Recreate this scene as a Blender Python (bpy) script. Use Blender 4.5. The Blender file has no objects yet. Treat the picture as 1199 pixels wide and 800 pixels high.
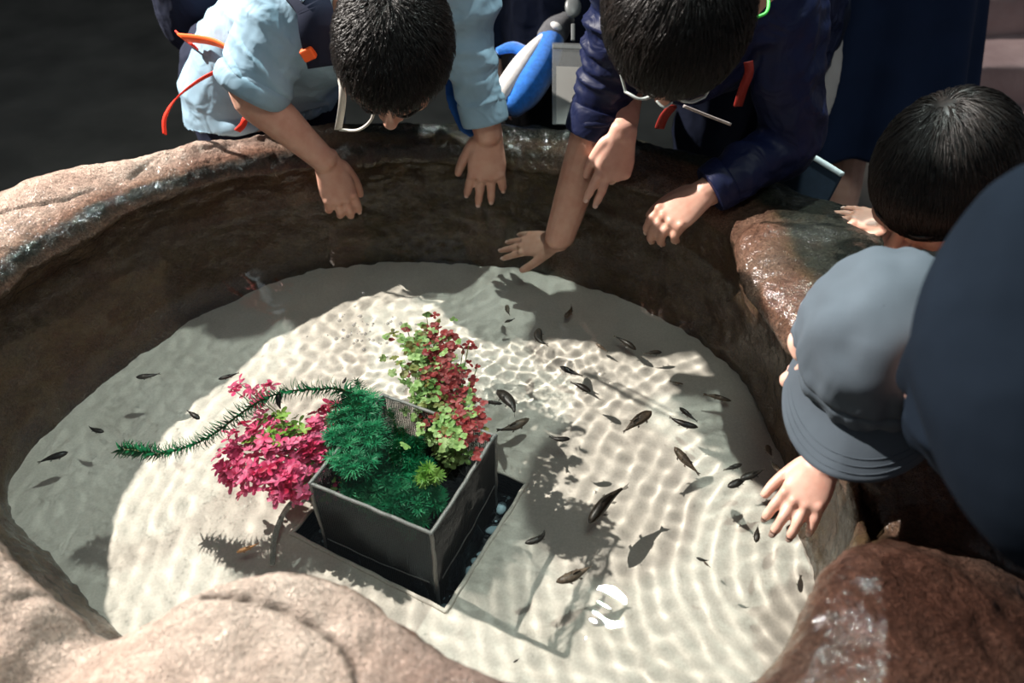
import bpy, bmesh, math, random
import numpy as np
from mathutils import Vector, Matrix, noise
R = math.radians
rng = np.random.default_rng(7)
random.seed(7)
sc = bpy.context.scene
COL = sc.collection

# ------------------------------------------------------------------ camera geometry
F, PITCH, WZ, CH = 1000.0, R(42), 0.55, 0.90          # focal length (px), downward pitch, water level, camera above water
FWD = Vector((0, math.cos(PITCH), -math.sin(PITCH)))
UP = Vector((0, math.sin(PITCH), math.cos(PITCH)))
XX = Vector((1, 0, 0))
CAMP = Vector((0, 0, WZ + CH))
TOCAM = -FWD
def ray(px, py): return FWD + XX*((px-599.5)/F) + UP*((400-py)/F)
def at(px, py, z):                                     # on the horizontal plane z above the water
    d = ray(px, py); return CAMP + d*((z-CH)/d.z)
def atd(px, py, depth): return CAMP + ray(px, py)*depth
def under(px, py, z):                                  # seen through the flat water, z below it
    d = ray(px, py).normalized(); p = CAMP + d*(-CH/d.z)
    n = 1/1.333; c = -d.z
    r = d*n + Vector((0, 0, n*c - math.sqrt(1-n*n*(1-c*c))))
    return p + r*(z/r.z)

cam = bpy.data.cameras.new('camera'); co = bpy.data.objects.new('camera', cam); COL.objects.link(co)
cam.lens = F/1199*36; cam.sensor_width = 36; cam.clip_start = 0.02
co.location = CAMP; co.rotation_euler = (R(90)-PITCH, 0, 0)
cam.dof.use_dof = True; cam.dof.focus_distance = 1.30; cam.dof.aperture_fstop = 3.2
sc.camera = co
sc.view_settings.view_transform = 'Standard'; sc.view_settings.look = 'None'
sc.view_settings.gamma = 1; sc.view_settings.use_curve_mapping = False
sc.view_settings.exposure = 0.0
sc.cycles.max_bounces = 10; sc.cycles.transmission_bounces = 8; sc.cycles.transparent_max_bounces = 12
sc.cycles.caustics_refractive = True; sc.cycles.caustics_reflective = False
sc.cycles.sample_clamp_indirect = 4.0

# ------------------------------------------------------------------ object helpers
def world_loc(o):
    v = Vector((0, 0, 0))
    while o: v += o.location; o = o.parent
    return v
def link(name, me, mat=None, parent=None):
    if parent is not None: me.transform(Matrix.Translation(-world_loc(parent)))
    o = bpy.data.objects.new(name, me); COL.objects.link(o)
    if parent is not None: o.parent = parent
    if mat is not None and not me.materials: me.materials.append(mat)
    return o
def tag(o, label, cat, group=None, kind=None):
    o['label'] = label; o['category'] = cat
    if group: o['group'] = group
    if kind: o['kind'] = kind
    return o
def thing(name, label, cat, loc=(0, 0, 0), group=None):
    o = bpy.data.objects.new(name, None); COL.objects.link(o); o.location = loc
    o.empty_display_size = 0.05
    return tag(o, label, cat, group)
def mesh_from(V, Fc, smooth=True, name='mesh'):
    me = bpy.data.meshes.new(name)
    me.from_pydata([tuple(v) for v in V], [], [tuple(int(i) for i in f) for f in Fc])
    me.update()
    if smooth: me.shade_smooth()
    return me
def grid_mesh(V, nu, nv, mask=None, wrap=False):
    """V (nu*nv,3) row-major; returns mesh fast"""
    iu = np.arange(nu if wrap else nu-1); iv = np.arange(nv-1)
    A, B = np.meshgrid(iu, iv, indexing='ij')
    A2 = (A+1) % nu
    q = np.stack([A*nv+B, A2*nv+B, A2*nv+B+1, A*nv+B+1], -1).reshape(-1, 4)
    if mask is not None: q = q[mask[q].all(1)]
    used, inv = np.unique(q, return_inverse=True)
    q = inv.reshape(-1, 4); Vu = V[used]
    me = bpy.data.meshes.new('mesh')
    me.vertices.add(len(Vu)); me.vertices.foreach_set('co', Vu.astype(np.float32).ravel())
    me.loops.add(q.size); me.loops.foreach_set('vertex_index', q.astype(np.int32).ravel())
    me.polygons.add(len(q)); me.polygons.foreach_set('loop_start', np.arange(0, q.size, 4, dtype=np.int32))
    me.update(calc_edges=True); me.validate(); me.shade_smooth()
    return me, used
def np_mesh(V, Q, smooth=True):
    Q = np.asarray(Q); k = Q.shape[1]
    me = bpy.data.meshes.new('mesh')
    me.vertices.add(len(V)); me.vertices.foreach_set('co', np.asarray(V, np.float32).ravel())
    me.loops.add(Q.size); me.loops.foreach_set('vertex_index', Q.astype(np.int32).ravel())
    me.polygons.add(len(Q)); me.polygons.foreach_set('loop_start', np.arange(0, Q.size, k, dtype=np.int32))
    me.update(calc_edges=True); me.validate()
    if smooth: me.shade_smooth()
    return me

class MB:
    """collects geometry of ONE part"""
    def __init__(s): s.V = []; s.F = []
    def add(s, V, Fc):
        b = len(s.V); s.V += [Vector(v) for v in V]; s.F += [tuple(i+b for i in f) for f in Fc]; return s
    def tube(s, pts, n=14, sub=5, side=None, cap='round'):
        """pts: [(pos, r | (ra, rb))]; ra along `side`"""
        P = [Vector(p) for p, _ in pts]; Rr = [(r, r) if not isinstance(r, tuple) else r for _, r in pts]
        m = len(P); C = []; RR = []
        for i in range(m-1):
            p0, p1, p2, p3 = P[max(i-1, 0)], P[i], P[i+1], P[min(i+2, m-1)]
            r0, r1, r2, r3 = Rr[max(i-1, 0)], Rr[i], Rr[i+1], Rr[min(i+2, m-1)]
            for k in range(sub):
                t = k/sub
                f = lambda a, b, c, d: 0.5*((2*b)+(c-a)*t+(2*a-5*b+4*c-d)*t*t+(3*b-a-3*c+d)*t**3)
                C.append(f(p0, p1, p2, p3)); RR.append((max(f(r0[0], r1[0], r2[0], r3[0]), 1e-5), max(f(r0[1], r1[1], r2[1], r3[1]), 1e-5)))
        C.append(P[-1]); RR.append(Rr[-1])
        T = [(C[min(i+1, len(C)-1)]-C[max(i-1, 0)]).normalized() for i in range(len(C))]
        if side is None:
            side = T[0].orthogonal()
        s0 = Vector(side)
        rings = []
        if cap == 'round':
            seq = [(C[0]-T[0]*math.cos(a)*min(RR[0])*0.9, (RR[0][0]*math.sin(a), RR[0][1]*math.sin(a)), T[0]) for a in (R(25), R(50), R(72))]
            seq += list(zip(C, RR, T))
            seq += [(C[-1]+T[-1]*math.cos(a)*min(RR[-1])*0.9, (RR[-1][0]*math.sin(a), RR[-1][1]*math.sin(a)), T[-1]) for a in (R(72), R(50), R(25))]
        else: seq = list(zip(C, RR, T))
        for c, rr, t in seq:
            a = (s0 - t*s0.dot(t))
            if a.length < 1e-6: a = t.orthogonal()
            a.normalize(); b = t.cross(a); s0 = a
            rings.append([c + a*math.cos(2*math.pi*k/n)*rr[0] + b*math.sin(2*math.pi*k/n)*rr[1] for k in range(n)])
        V = [v for r_ in rings for v in r_]; Fc = []
        for i in range(len(rings)-1):
            for k in range(n):
                Fc.append((i*n+k, i*n+(k+1) % n, (i+1)*n+(k+1) % n, (i+1)*n+k))
        Fc.append(tuple(range(n-1, -1, -1))); L = (len(rings)-1)*n; Fc.append(tuple(L+k for k in range(n)))
        return s.add(V, Fc)
    def ell(s, c, rad, M=None, nu=20, nv=12):
        c = Vector(c); V = []; Fc = []
        for i in range(nv+1):
            th = math.pi*(i+0.02)/(nv+0.04)
            for k in range(nu):
                ph = 2*math.pi*k/nu
                d = Vector((rad[0]*math.sin(th)*math.cos(ph), rad[1]*math.sin(th)*math.sin(ph), rad[2]*math.cos(th)))
                V.append(c + ((M @ d) if M is not None else d))
        for i in range(nv):
            for k in range(nu): Fc.append((i*nu+k, (i+1)*nu+k, (i+1)*nu+(k+1) % nu, i*nu+(k+1) % nu))
        Fc.append(tuple(range(nu))); Fc.append(tuple(nv*nu+k for k in range(nu-1, -1, -1)))
        return s.add(V, Fc)
    def box(s, c, size, M=None):
        c = Vector(c); V = []
        for z in (-1, 1):
            for x, y in ((-1, -1), (1, -1), (1, 1), (-1, 1)):
                d = Vector((x*size[0]/2, y*size[1]/2, z*size[2]/2)); V.append(c + ((M @ d) if M is not None else d))
        return s.add(V, [(3, 2, 1, 0), (4, 5, 6, 7), (0, 1, 5, 4), (1, 2, 6, 5), (2, 3, 7, 6), (3, 0, 4, 7)])
    def ribbon(s, pts, w, wd, th=0.0015):
        """flat strap: pts positions, wd width direction"""
        P = [Vector(p) for p in pts]; m = len(P); C = []
        for i in range(m-1):
            p0, p1, p2, p3 = P[max(i-1, 0)], P[i], P[i+1], P[min(i+2, m-1)]
            for k in range(6):
                t = k/6; C.append(0.5*((2*p1)+(p2-p0)*t+(2*p0-5*p1+4*p2-p3)*t*t+(3*p1-p0-3*p2+p3)*t**3))
        C.append(P[-1]); V = []; Fc = []
        wds = wd if isinstance(wd, list) else [wd, wd]
        for i, c in enumerate(C):
            t = (C[min(i+1, len(C)-1)]-C[max(i-1, 0)]).normalized()
            u = i/(len(C)-1)*(len(wds)-1); j = min(int(u), len(wds)-2); a = Vector(wds[j]).lerp(Vector(wds[j+1]), u-j)
            a = (a - t*a.dot(t)).normalized(); b = t.cross(a)
            V += [c-a*w/2-b*th/2, c+a*w/2-b*th/2, c+a*w/2+b*th/2, c-a*w/2+b*th/2]
        for i in range(len(C)-1):
            for k in range(4): Fc.append((i*4+k, i*4+(k+1) % 4, i*4+4+(k+1) % 4, i*4+4+k))
        Fc.append((3, 2, 1, 0)); L = (len(C)-1)*4; Fc.append((L, L+1, L+2, L+3))
        return s.add(V, Fc)
    def xf(s, M):
        s.V = [M @ v for v in s.V]; return s
    def mesh(s, smooth=True): return mesh_from(s.V, s.F, smooth)
    def build(s, name, mat, parent=None, smooth=True, bevel=0):
        me = s.mesh(smooth)
        if bevel:
            bm = bmesh.new(); bm.from_mesh(me)
            bmesh.ops.bevel(bm, geom=bm.edges[:], offset=bevel, segments=2, affect='EDGES', profile=0.5)
            bm.to_mesh(me); bm.free()
        return link(name, me, mat, parent)

def fuse(name, mb, voxel, mat, parent, smooth=5, ratio=0.5, disp=None, lam=0.6):
    """one continuous surface from overlapping solids"""
    o = bpy.data.objects.new(name, mb.mesh()); COL.objects.link(o)
    m = o.modifiers.new('r', 'REMESH'); m.mode = 'VOXEL'; m.voxel_size = voxel
    if smooth:
        s = o.modifiers.new('s', 'SMOOTH'); s.iterations = smooth; s.factor = lam
    if ratio < 1:
        d = o.modifiers.new('d', 'DECIMATE'); d.ratio = ratio
    bpy.context.view_layer.update()
    dg = bpy.context.evaluated_depsgraph_get()
    me = bpy.data.meshes.new_from_object(o.evaluated_get(dg)); bpy.data.objects.remove(o)
    if disp is not None:
        n = len(me.vertices); nn = [v.normal.copy() for v in me.vertices]
        for v, q in zip(me.vertices, nn): v.co = v.co + q*disp(v.co)
        me.update()
    me.materials.clear(); me.shade_smooth()
    return link(name, me, mat, parent)

# ------------------------------------------------------------------ materials
def newmat(name):
    m = bpy.data.materials.new(name); m.use_nodes = True; nt = m.node_tree
    return m, nt, nt.nodes['Principled BSDF']
def N(nt, t, **k):
    n = nt.nodes.new(t)
    for a, b in k.items():
        if a in ('blend_type', 'data_type', 'operation', 'attribute_name', 'noise_dimensions', 'feature', 'wave_type', 'bands_direction', 'interpolation_type', 'distance'): setattr(n, a, b)
        else: n.inputs[a].default_value = b
    return n
def ramp(nt, fac, stops):
    r = nt.nodes.new('ShaderNodeValToRGB'); e = r.color_ramp.elements
    while len(e) < len(stops): e.new(0.5)
    for el, (p, c) in zip(e, stops): el.position = p; el.color = (*c, 1) if len(c) == 3 else c
    nt.links.new(fac, r.inputs[0]); return r.outputs[0]
def mix(nt, fac, a, b, bt='MIX'):
    m = nt.nodes.new('ShaderNodeMix'); m.data_type = 'RGBA'; m.blend_type = bt
    for s, v in ((m.inputs[0], fac), (m.inputs[6], a), (m.inputs[7], b)):
        if hasattr(v, 'is_output') and v.is_output: nt.links.new(v, s)
        else: s.default_value = (*v, 1) if isinstance(v, tuple) and len(v) == 3 else v
    return m.outputs[2]
def bump(nt, bsdf, h, strength, dist, prev=None):
    b = nt.nodes.new('ShaderNodeBump'); b.inputs['Strength'].default_value = strength; b.inputs['Distance'].default_value = dist
    nt.links.new(h, b.inputs['Height'])
    if prev is not None: nt.links.new(prev, b.inputs['Normal'])
    nt.links.new(b.outputs[0], bsdf.inputs['Normal']); return b.outputs[0]
def plain(name, col, rough=0.6, spec=0.5, var=0.15, scale=60, bs=0.0, bd=0.001, metal=0, bscale=None, sheen=0):
    m, nt, p = newmat(name)
    tc = N(nt, 'ShaderNodeTexCoord'); n = N(nt, 'ShaderNodeTexNoise', Scale=scale, Detail=4.0)
    nt.links.new(tc.outputs['Object'], n.inputs['Vector'])
    lo = tuple(c*(1-var) for c in col); hi = tuple(min(1, c*(1+var)) for c in col)
    nt.links.new(ramp(nt, n.outputs[0], [(0.3, lo), (0.7, hi)]), p.inputs['Base Color'])
    p.inputs['Roughness'].default_value = rough; p.inputs['Specular IOR Level'].default_value = spec; p.inputs['Metallic'].default_value = metal
    if sheen: p.inputs['Sheen Weight'].default_value = sheen
    if bs:
        n2 = N(nt, 'ShaderNodeTexNoise', Scale=bscale or scale*4, Detail=3.0); nt.links.new(tc.outputs['Object'], n2.inputs['Vector'])
        bump(nt, p, n2.outputs[0], bs, bd)
    return m
M = {}
def rock_material():
    m, nt, p = newmat('sandstone_rock')
    tc = N(nt, 'ShaderNodeTexCoord'); L = nt.links
    def nz(sc_, det=6.0, rough=0.6):
        n = N(nt, 'ShaderNodeTexNoise', Scale=sc_, Detail=det, Roughness=rough); L.new(tc.outputs['Object'], n.inputs['Vector']); return n.outputs[0]
    big = nz(5.5); mid = nz(28); fine = nz(190, 3.0, 0.65); grain = nz(430, 2.0, 0.7)
    wet = N(nt, 'ShaderNodeAttribute', attribute_name='wet').outputs['Fac']
    alg_and_shade = N(nt, 'ShaderNodeAttribute', attribute_name='algae_and_shade').outputs['Fac']
    pale = N(nt, 'ShaderNodeAttribute', attribute_name='pale').outputs['Fac']
    crack = N(nt, 'ShaderNodeAttribute', attribute_name='crack').outputs['Fac']
    base = ramp(nt, big, [(0.30, (0.30, 0.15, 0.10)), (0.45, (0.42, 0.235, 0.165)), (0.58, (0.40, 0.27, 0.20)), (0.72, (0.36, 0.28, 0.23))])
    palec = ramp(nt, big, [(0.30, (0.74, 0.54, 0.45)), (0.5, (0.77, 0.61, 0.52)), (0.7, (0.71, 0.60, 0.52))])
    c = mix(nt, pale, base, palec)
    sp = ramp(nt, mid, [(0.35, (0.62, 0.60, 0.58)), (0.65, (1.12, 1.1, 1.08))]); c = mix(nt, 0.8, c, sp, 'MULTIPLY')
    sp2 = ramp(nt, fine, [(0.36, (0.50, 0.48, 0.48)), (0.64, (1.3, 1.28, 1.25))]); spf = N(nt, 'ShaderNodeMapRange'); L.new(pale, spf.inputs[0]); spf.inputs[3].default_value = 0.75; spf.inputs[4].default_value = 0.35; c = mix(nt, spf.outputs[0], c, sp2, 'MULTIPLY')
    algc = ramp(nt, mid, [(0.3, (0.040, 0.032, 0.018)), (0.46, (0.120, 0.085, 0.045)), (0.58, (0.20, 0.155, 0.07)), (0.75, (0.34, 0.20, 0.12))])
    af = N(nt, 'ShaderNodeMath', operation='MULTIPLY_ADD'); L.new(mid, af.inputs[0]); af.inputs[1].default_value = 1.6; af.inputs[2].default_value = -0.8
    a2 = N(nt, 'ShaderNodeMath', operation='ADD'); L.new(alg_and_shade, a2.inputs[0]); L.new(af.outputs[0], a2.inputs[1])
    a3 = N(nt, 'ShaderNodeMath', operation='MULTIPLY'); L.new(a2.outputs[0], a3.inputs[0]); L.new(alg_and_shade, a3.inputs[1]); a3.use_clamp = True
    c = mix(nt, a3.outputs[0], c, algc)
    c = mix(nt, wet, c, mix(nt, 1.0, c, (0.55, 0.5, 0.48), 'MULTIPLY'))
    dark_tone = N(nt, 'ShaderNodeAttribute', attribute_name='dark_tone').outputs['Fac']
    c = mix(nt, dark_tone, c, mix(nt, 1.0, c, (0.36, 0.31, 0.32), 'MULTIPLY'))
    slime_and_shade = N(nt, 'ShaderNodeAttribute', attribute_name='slime_and_shade').outputs['Fac']
    sl2 = N(nt, 'ShaderNodeMath', operation='MULTIPLY_ADD'); L.new(mid, sl2.inputs[0]); sl2.inputs[1].default_value = 2.4; sl2.inputs[2].default_value = -1.2
    sl3 = N(nt, 'ShaderNodeMath', operation='ADD'); L.new(sl2.outputs[0], sl3.inputs[0]); L.new(slime_and_shade, sl3.inputs[1]); sl3.use_clamp = True
    sl4 = N(nt, 'ShaderNodeMath', operation='MULTIPLY'); L.new(sl3.outputs[0], sl4.inputs[0]); sl5 = N(nt, 'ShaderNodeMath', operation='MULTIPLY'); L.new(slime_and_shade, sl5.inputs[0]); sl5.inputs[1].default_value = 1.6; sl5.use_clamp = True; L.new(sl5.outputs[0], sl4.inputs[1])
    c = mix(nt, sl4.outputs[0], c, ramp(nt, fine, [(0.35, (0.014, 0.017, 0.013)), (0.65, (0.046, 0.048, 0.036))]))
    c = mix(nt, crack, c, (0.10, 0.075, 0.06))
    L.new(c, p.inputs['Base Color'])
    rr = N(nt, 'ShaderNodeMapRange'); L.new(wet, rr.inputs[0]); rr.inputs[3].default_value = 0.85; rr.inputs[4].default_value = 0.6
    p.inputs['Specular IOR Level'].default_value = 0.12
    L.new(rr.outputs[0], p.inputs['Roughness'])
    gr = ramp(nt, fine, [(0.36, (0, 0, 0)), (0.64, (1, 1, 1))]); gr2 = ramp(nt, grain, [(0.36, (0, 0, 0)), (0.64, (1, 1, 1))])
    pit_ = N(nt, 'ShaderNodeTexVoronoi', Scale=130.0); L.new(tc.outputs['Object'], pit_.inputs['Vector'])
    b = bump(nt, p, mid, 0.5, 0.012); b = bump(nt, p, pit_.outputs['Distance'], 0.7, 0.008, b); b = bump(nt, p, gr, 1.0, 0.0065, b); b = bump(nt, p, gr2, 0.9, 0.0028, b)
    b2 = N(nt, 'ShaderNodeBump', Strength=0.5, Distance=0.010); L.new(mid, b2.inputs['Height']); b3 = N(nt, 'ShaderNodeBump', Strength=0.35, Distance=0.0030); L.new(fine, b3.inputs['Height']); L.new(b2.outputs[0], b3.inputs['Normal']); L.new(b3.outputs[0], p.inputs['Coat Normal']); cw_ = N(nt, 'ShaderNodeMath', operation='MULTIPLY'); L.new(wet, cw_.inputs[0]); cw_.inputs[1].default_value = 0.8; L.new(cw_.outputs[0], p.inputs['Coat Weight']); p.inputs['Coat Roughness'].default_value = 0.10
    return m
M['rock'] = rock_material()
def sand_material():
    m, nt, p = newmat('pale_pool_bed')
    tc = N(nt, 'ShaderNodeTexCoord'); n = N(nt, 'ShaderNodeTexNoise', Scale=9.0, Detail=6.0); nt.links.new(tc.outputs['Object'], n.inputs['Vector'])
    c = ramp(nt, n.outputs[0], [(0.3, (0.62, 0.565, 0.50)), (0.7, (0.74, 0.68, 0.61))])
    n2 = N(nt, 'ShaderNodeTexNoise', Scale=300.0, Detail=2.0); nt.links.new(tc.outputs['Object'], n2.inputs['Vector'])
    c = mix(nt, 0.5, c, ramp(nt, n2.outputs[0], [(0.35, (0.82, 0.82, 0.8)), (0.65, (1.05, 1.05, 1.05))]), 'MULTIPLY')
    nt.links.new(c, p.inputs['Base Color']); p.inputs['Roughness'].default_value = 0.9; p.inputs['Specular IOR Level'].default_value = 0.1
    return m
M['sand'] = sand_material()
def water_material():
    m = bpy.data.materials.new('clear_water'); m.use_nodes = True; nt = m.node_tree; nt.nodes.remove(nt.nodes['Principled BSDF'])
    g = N(nt, 'ShaderNodeBsdfGlass', Roughness=0.0, IOR=1.333); g.inputs['Color'].default_value = (0.97, 0.99, 0.975, 1)
    nt.links.new(g.outputs[0], nt.nodes['Material Output'].inputs['Surface'])
    return m
M['water'] = water_material()
def skin_material(name, col):
    m, nt, p = newmat(name)
    tc = N(nt, 'ShaderNodeTexCoord'); n = N(nt, 'ShaderNodeTexNoise', Scale=45.0, Detail=4.0); nt.links.new(tc.outputs['Object'], n.inputs['Vector'])
    nt.links.new(ramp(nt, n.outputs[0], [(0.3, (col[0]*0.93, col[1]*0.80, col[2]*0.78)), (0.7, tuple(min(1, c*1.08) for c in col))]), p.inputs['Base Color'])
    p.inputs['Roughness'].default_value = 0.48; p.inputs['Subsurface Weight'].default_value = 0.12
    p.inputs['Subsurface Radius'].default_value = (0.012, 0.004, 0.002); p.inputs['Subsurface Scale'].default_value = 1.0
    n2 = N(nt, 'ShaderNodeTexNoise', Scale=420.0, Detail=2.0); nt.links.new(tc.outputs['Object'], n2.inputs['Vector']); bump(nt, p, n2.outputs[0], 0.15, 0.0008)
    return m
M['skin'] = skin_material('skin', (0.56, 0.33, 0.245))
M['skin_pale'] = skin_material('pale_skin', (0.68, 0.42, 0.33))
def hair_material():
    m, nt, p = newmat('black_hair')
    tc = N(nt, 'ShaderNodeTexCoord'); n = N(nt, 'ShaderNodeTexNoise', Scale=90.0); nt.links.new(tc.outputs['Object'], n.inputs['Vector'])
    nt.links.new(ramp(nt, n.outputs[0], [(0.3, (0.006, 0.005, 0.005)), (0.7, (0.022, 0.018, 0.016))]), p.inputs['Base Color'])
    p.inputs['Roughness'].default_value = 0.36; p.inputs['Specular IOR Level'].default_value = 0.38
    return m
M['hair'] = hair_material()
def weave(name, col, rough=0.8, var=0.12, sc_=900, b=0.12, folds=None, spec=0.2):
    m, nt, p = newmat(name)
    tc = N(nt, 'ShaderNodeTexCoord'); n = N(nt, 'ShaderNodeTexNoise', Scale=14.0, Detail=4.0); nt.links.new(tc.outputs['Object'], n.inputs['Vector'])
    nt.links.new(ramp(nt, n.outputs[0], [(0.3, tuple(c*(1-var) for c in col)), (0.7, tuple(min(1, c*(1+var)) for c in col))]), p.inputs['Base Color'])
    p.inputs['Roughness'].default_value = rough; p.inputs['Specular IOR Level'].default_value = spec
    w = N(nt, 'ShaderNodeTexNoise', Scale=float(sc_), Detail=1.0); nt.links.new(tc.outputs['Object'], w.inputs['Vector'])
    pr = bump(nt, p, w.outputs[0], b, 0.0006)
    if folds:
        f = N(nt, 'ShaderNodeTexNoise', Scale=folds[0], Detail=2.0, Distortion=1.2); nt.links.new(tc.outputs['Object'], f.inputs['Vector'])
        bump(nt, p, f.outputs[0], 0.6, folds[1], pr)
    return m
M['blue_shirt'] = weave('light_blue_cotton', (0.25, 0.38, 0.48), folds=(16.0, 0.010))
M['navy'] = weave('navy_nylon', (0.007, 0.011, 0.042), 0.5, folds=(20.0, 0.012))
M['navy_dark'] = weave('dark_navy_cloth', (0.010, 0.014, 0.032), 0.85, folds=(10.0, 0.01))
M['black_cloth'] = weave('black_cloth', (0.008, 0.008, 0.010), 0.9)
M['skirt'] = weave('deep_navy_skirt', (0.010, 0.020, 0.055), 0.85)
M['coat'] = weave('charcoal_navy_coat', (0.008, 0.012, 0.019), 1.0, sc_=500, spec=0.03)
M['cap'] = weave('grey_blue_cotton_twill', (0.080, 0.100, 0.122), 0.9, sc_=1100, b=0.35)
M['grey_cloth'] = weave('pale_grey_cloth', (0.40, 0.37, 0.36), 0.9)
M['orange'] = weave('orange_webbing', (0.85, 0.13, 0.03), 0.6, sc_=700)
M['red_orange'] = weave('red_orange_webbing', (0.80, 0.045, 0.025), 0.55, sc_=700)
M['shaded_red'] = weave('shaded_red_webbing', (0.17, 0.013, 0.009), 0.6, sc_=700)  # red webbing with the shade on the straps put into its colour
M['white_tape'] = weave('off_white_tape', (0.62, 0.60, 0.55), 0.8)
M['blue_plush'] = plain('blue_plush', (0.02, 0.17, 0.62), 0.95, 0.1, 0.2, 120, 0.5, 0.002, bscale=600, sheen=0.6)
M['white_plush'] = plain('white_plush', (0.80, 0.77, 0.76), 0.95, 0.1, 0.08, 120, 0.5, 0.002, bscale=600, sheen=0.4)
M['grey_plush'] = plain('grey_plush', (0.12, 0.12, 0.13), 0.95, 0.1, 0.2, 120, 0.4, 0.002, bscale=600, sheen=0.3)
M['blue_cloth'] = weave('royal_blue_cloth', (0.012, 0.07, 0.26), 0.85)
M['white_rim'] = plain('pale_blue_board', (0.62, 0.70, 0.72), 0.7)
M['booklet'] = plain('dark_blue_cover', (0.02, 0.035, 0.06), 0.6)
M['card'] = plain('grey_card', (0.36, 0.35, 0.32), 0.75, var=0.05)
M['plastic'] = plain('grey_plastic', (0.13, 0.14, 0.14), 0.35)
M['green_cord'] = plain('neon_green_cord', (0.09, 0.75, 0.10), 0.5)
M['glasses'] = plain('clear_frame_plastic', (0.55, 0.62, 0.60), 0.2, var=0.05)
M['shoe'] = plain('dark_shoe_rubber', (0.02, 0.02, 0.022), 0.7)
M['eye'] = plain('eye_white', (0.7, 0.68, 0.65), 0.2, var=0.03)
M['lip'] = plain('lip_skin', (0.50, 0.20, 0.17), 0.5)
def clear(name, col, alpha, rough=0.08, spec=0.5):
    m = bpy.data.materials.new(name); m.use_nodes = True; nt = m.node_tree; p = nt.nodes['Principled BSDF']
    tc = N(nt, 'ShaderNodeTexCoord'); n = N(nt, 'ShaderNodeTexNoise', Scale=500.0, Detail=2.0); nt.links.new(tc.outputs['Object'], n.inputs['Vector'])
    nt.links.new(ramp(nt, n.outputs[0], [(0.3, tuple(c*0.75 for c in col)), (0.7, tuple(min(1, c*1.2) for c in col))]), p.inputs['Base Color'])
    p.inputs['Roughness'].default_value = rough; p.inputs['Alpha'].default_value = alpha; p.inputs['Specular IOR Level'].default_value = spec
    return m
M['mesh_panel'] = plain('dark_mesh', (0.022, 0.021, 0.019), 0.5, spec=.2)
M['acrylic'] = plain('dark_tray', (0.03, 0.03, 0.03), 0.4)
M['acrylic_edge'] = clear('frosted_acrylic_edge', (0.30, 0.30, 0.29), 0.8, 0.4)
M['sleeve_clear'] = clear('clear_badge_sleeve', (0.25, 0.26, 0.26), 0.35, 0.15)
M['lens'] = clear('spectacle_lens', (0.5, 0.55, 0.55), 0.12, 0.03)
M['bubble'] = clear('bubble_film', (0.30, 0.30, 0.30), 0.35, 0.05, 0.8)
M['gravel_dark'] = plain('dark_slate_gravel', (0.016, 0.022, 0.028), 0.55, var=0.5, scale=90, bs=0.9, bd=0.006, bscale=150)
M['chip'] = plain('pale_blue_stone_chip', (0.30, 0.42, 0.48), 0.6)
M['hose'] = clear('clear_grey_hose', (0.34, 0.35, 0.33), 0.75, 0.3)

# ------------------------------------------------------------------ room
def floor_material():
    m, nt, p = newmat('dark_concrete_floor')
    tc = N(nt, 'ShaderNodeTexCoord'); n = N(nt, 'ShaderNodeTexNoise', Scale=5.0, Detail=8.0); nt.links.new(tc.outputs['Object'], n.inputs['Vector'])
    nt.links.new(ramp(nt, n.outputs[0], [(0.3, (0.11, 0.105, 0.09)), (0.7, (0.19, 0.18, 0.155))]), p.inputs['Base Color'])
    p.inputs['Roughness'].default_value = 0.7; n2 = N(nt, 'ShaderNodeTexNoise', Scale=80.0, Detail=4.0); nt.links.new(tc.outputs['Object'], n2.inputs['Vector'])
    bump(nt, p, n2.outputs[0], 0.2, 0.002); return m
M['floor'] = floor_material()
M['dark_wall'] = plain('black_painted_wall', (0.012, 0.014, 0.018), 0.7, var=0.3, scale=8)
o = MB().box((0, 1.5, -0.05), (8, 8, 0.1)).build('floor', M['floor'], smooth=False); o['kind'] = 'structure'
o = MB().box((0, 4.75, 1.5), (8, 0.1, 3)).build('wall_back', M['dark_wall'], smooth=False); o['kind'] = 'structure'
o = MB().box((-4.05, 1.5, 1.5), (0.1, 8, 3)).build('wall_left', M['dark_wall'], smooth=False); o['kind'] = 'structure'
mb = MB().box((-2.2, 4.66, 0.045), (3.4, 0.06, 0.09)); o = mb.build('baseboard_back', plain('blue_black_skirting', (0.02, 0.03, 0.05), 0.4), smooth=False); o['kind'] = 'structure'

# stone steps at the right of the background
def step_material():
    m, nt, p = newmat('pink_limestone')
    tc = N(nt, 'ShaderNodeTexCoord'); n = N(nt, 'ShaderNodeTexNoise', Scale=6.0, Detail=8.0); nt.links.new(tc.outputs['Object'], n.inputs['Vector'])
    nt.links.new(ramp(nt, n.outputs[0], [(0.3, (0.36, 0.26, 0.25)), (0.7, (0.52, 0.40, 0.38))]), p.inputs['Base Color']); p.inputs['Roughness'].default_value = 0.9
    n2 = N(nt, 'ShaderNodeTexNoise', Scale=30.0, Detail=6.0); nt.links.new(tc.outputs['Object'], n2.inputs['Vector']); bump(nt, p, n2.outputs[0], 0.7, 0.01); return m
M['step'] = step_material()
st = thing('stone_steps', 'pale pink rough stone steps behind the standing person in the navy skirt', 'steps', (2.2, 3.0, 0))
def rough_block(c, size, name, parent, amp=0.012):
    bm = bmesh.new(); bmesh.ops.create_cube(bm, size=1.0)
    bmesh.ops.subdivide_edges(bm, edges=bm.edges[:], cuts=11, use_grid_fill=True)
    for v in bm.verts:
        v.co = Vector((v.co.x*size[0], v.co.y*size[1], v.co.z*size[2])) + Vector(c)
        v.co += noise.noise_vector(v.co*7)*amp + noise.noise_vector(v.co*23)*amp*0.4
    me = bpy.data.meshes.new('m'); bm.to_mesh(me); bm.free(); me.shade_smooth(); return link(name, me, M['step'], parent)
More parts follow.
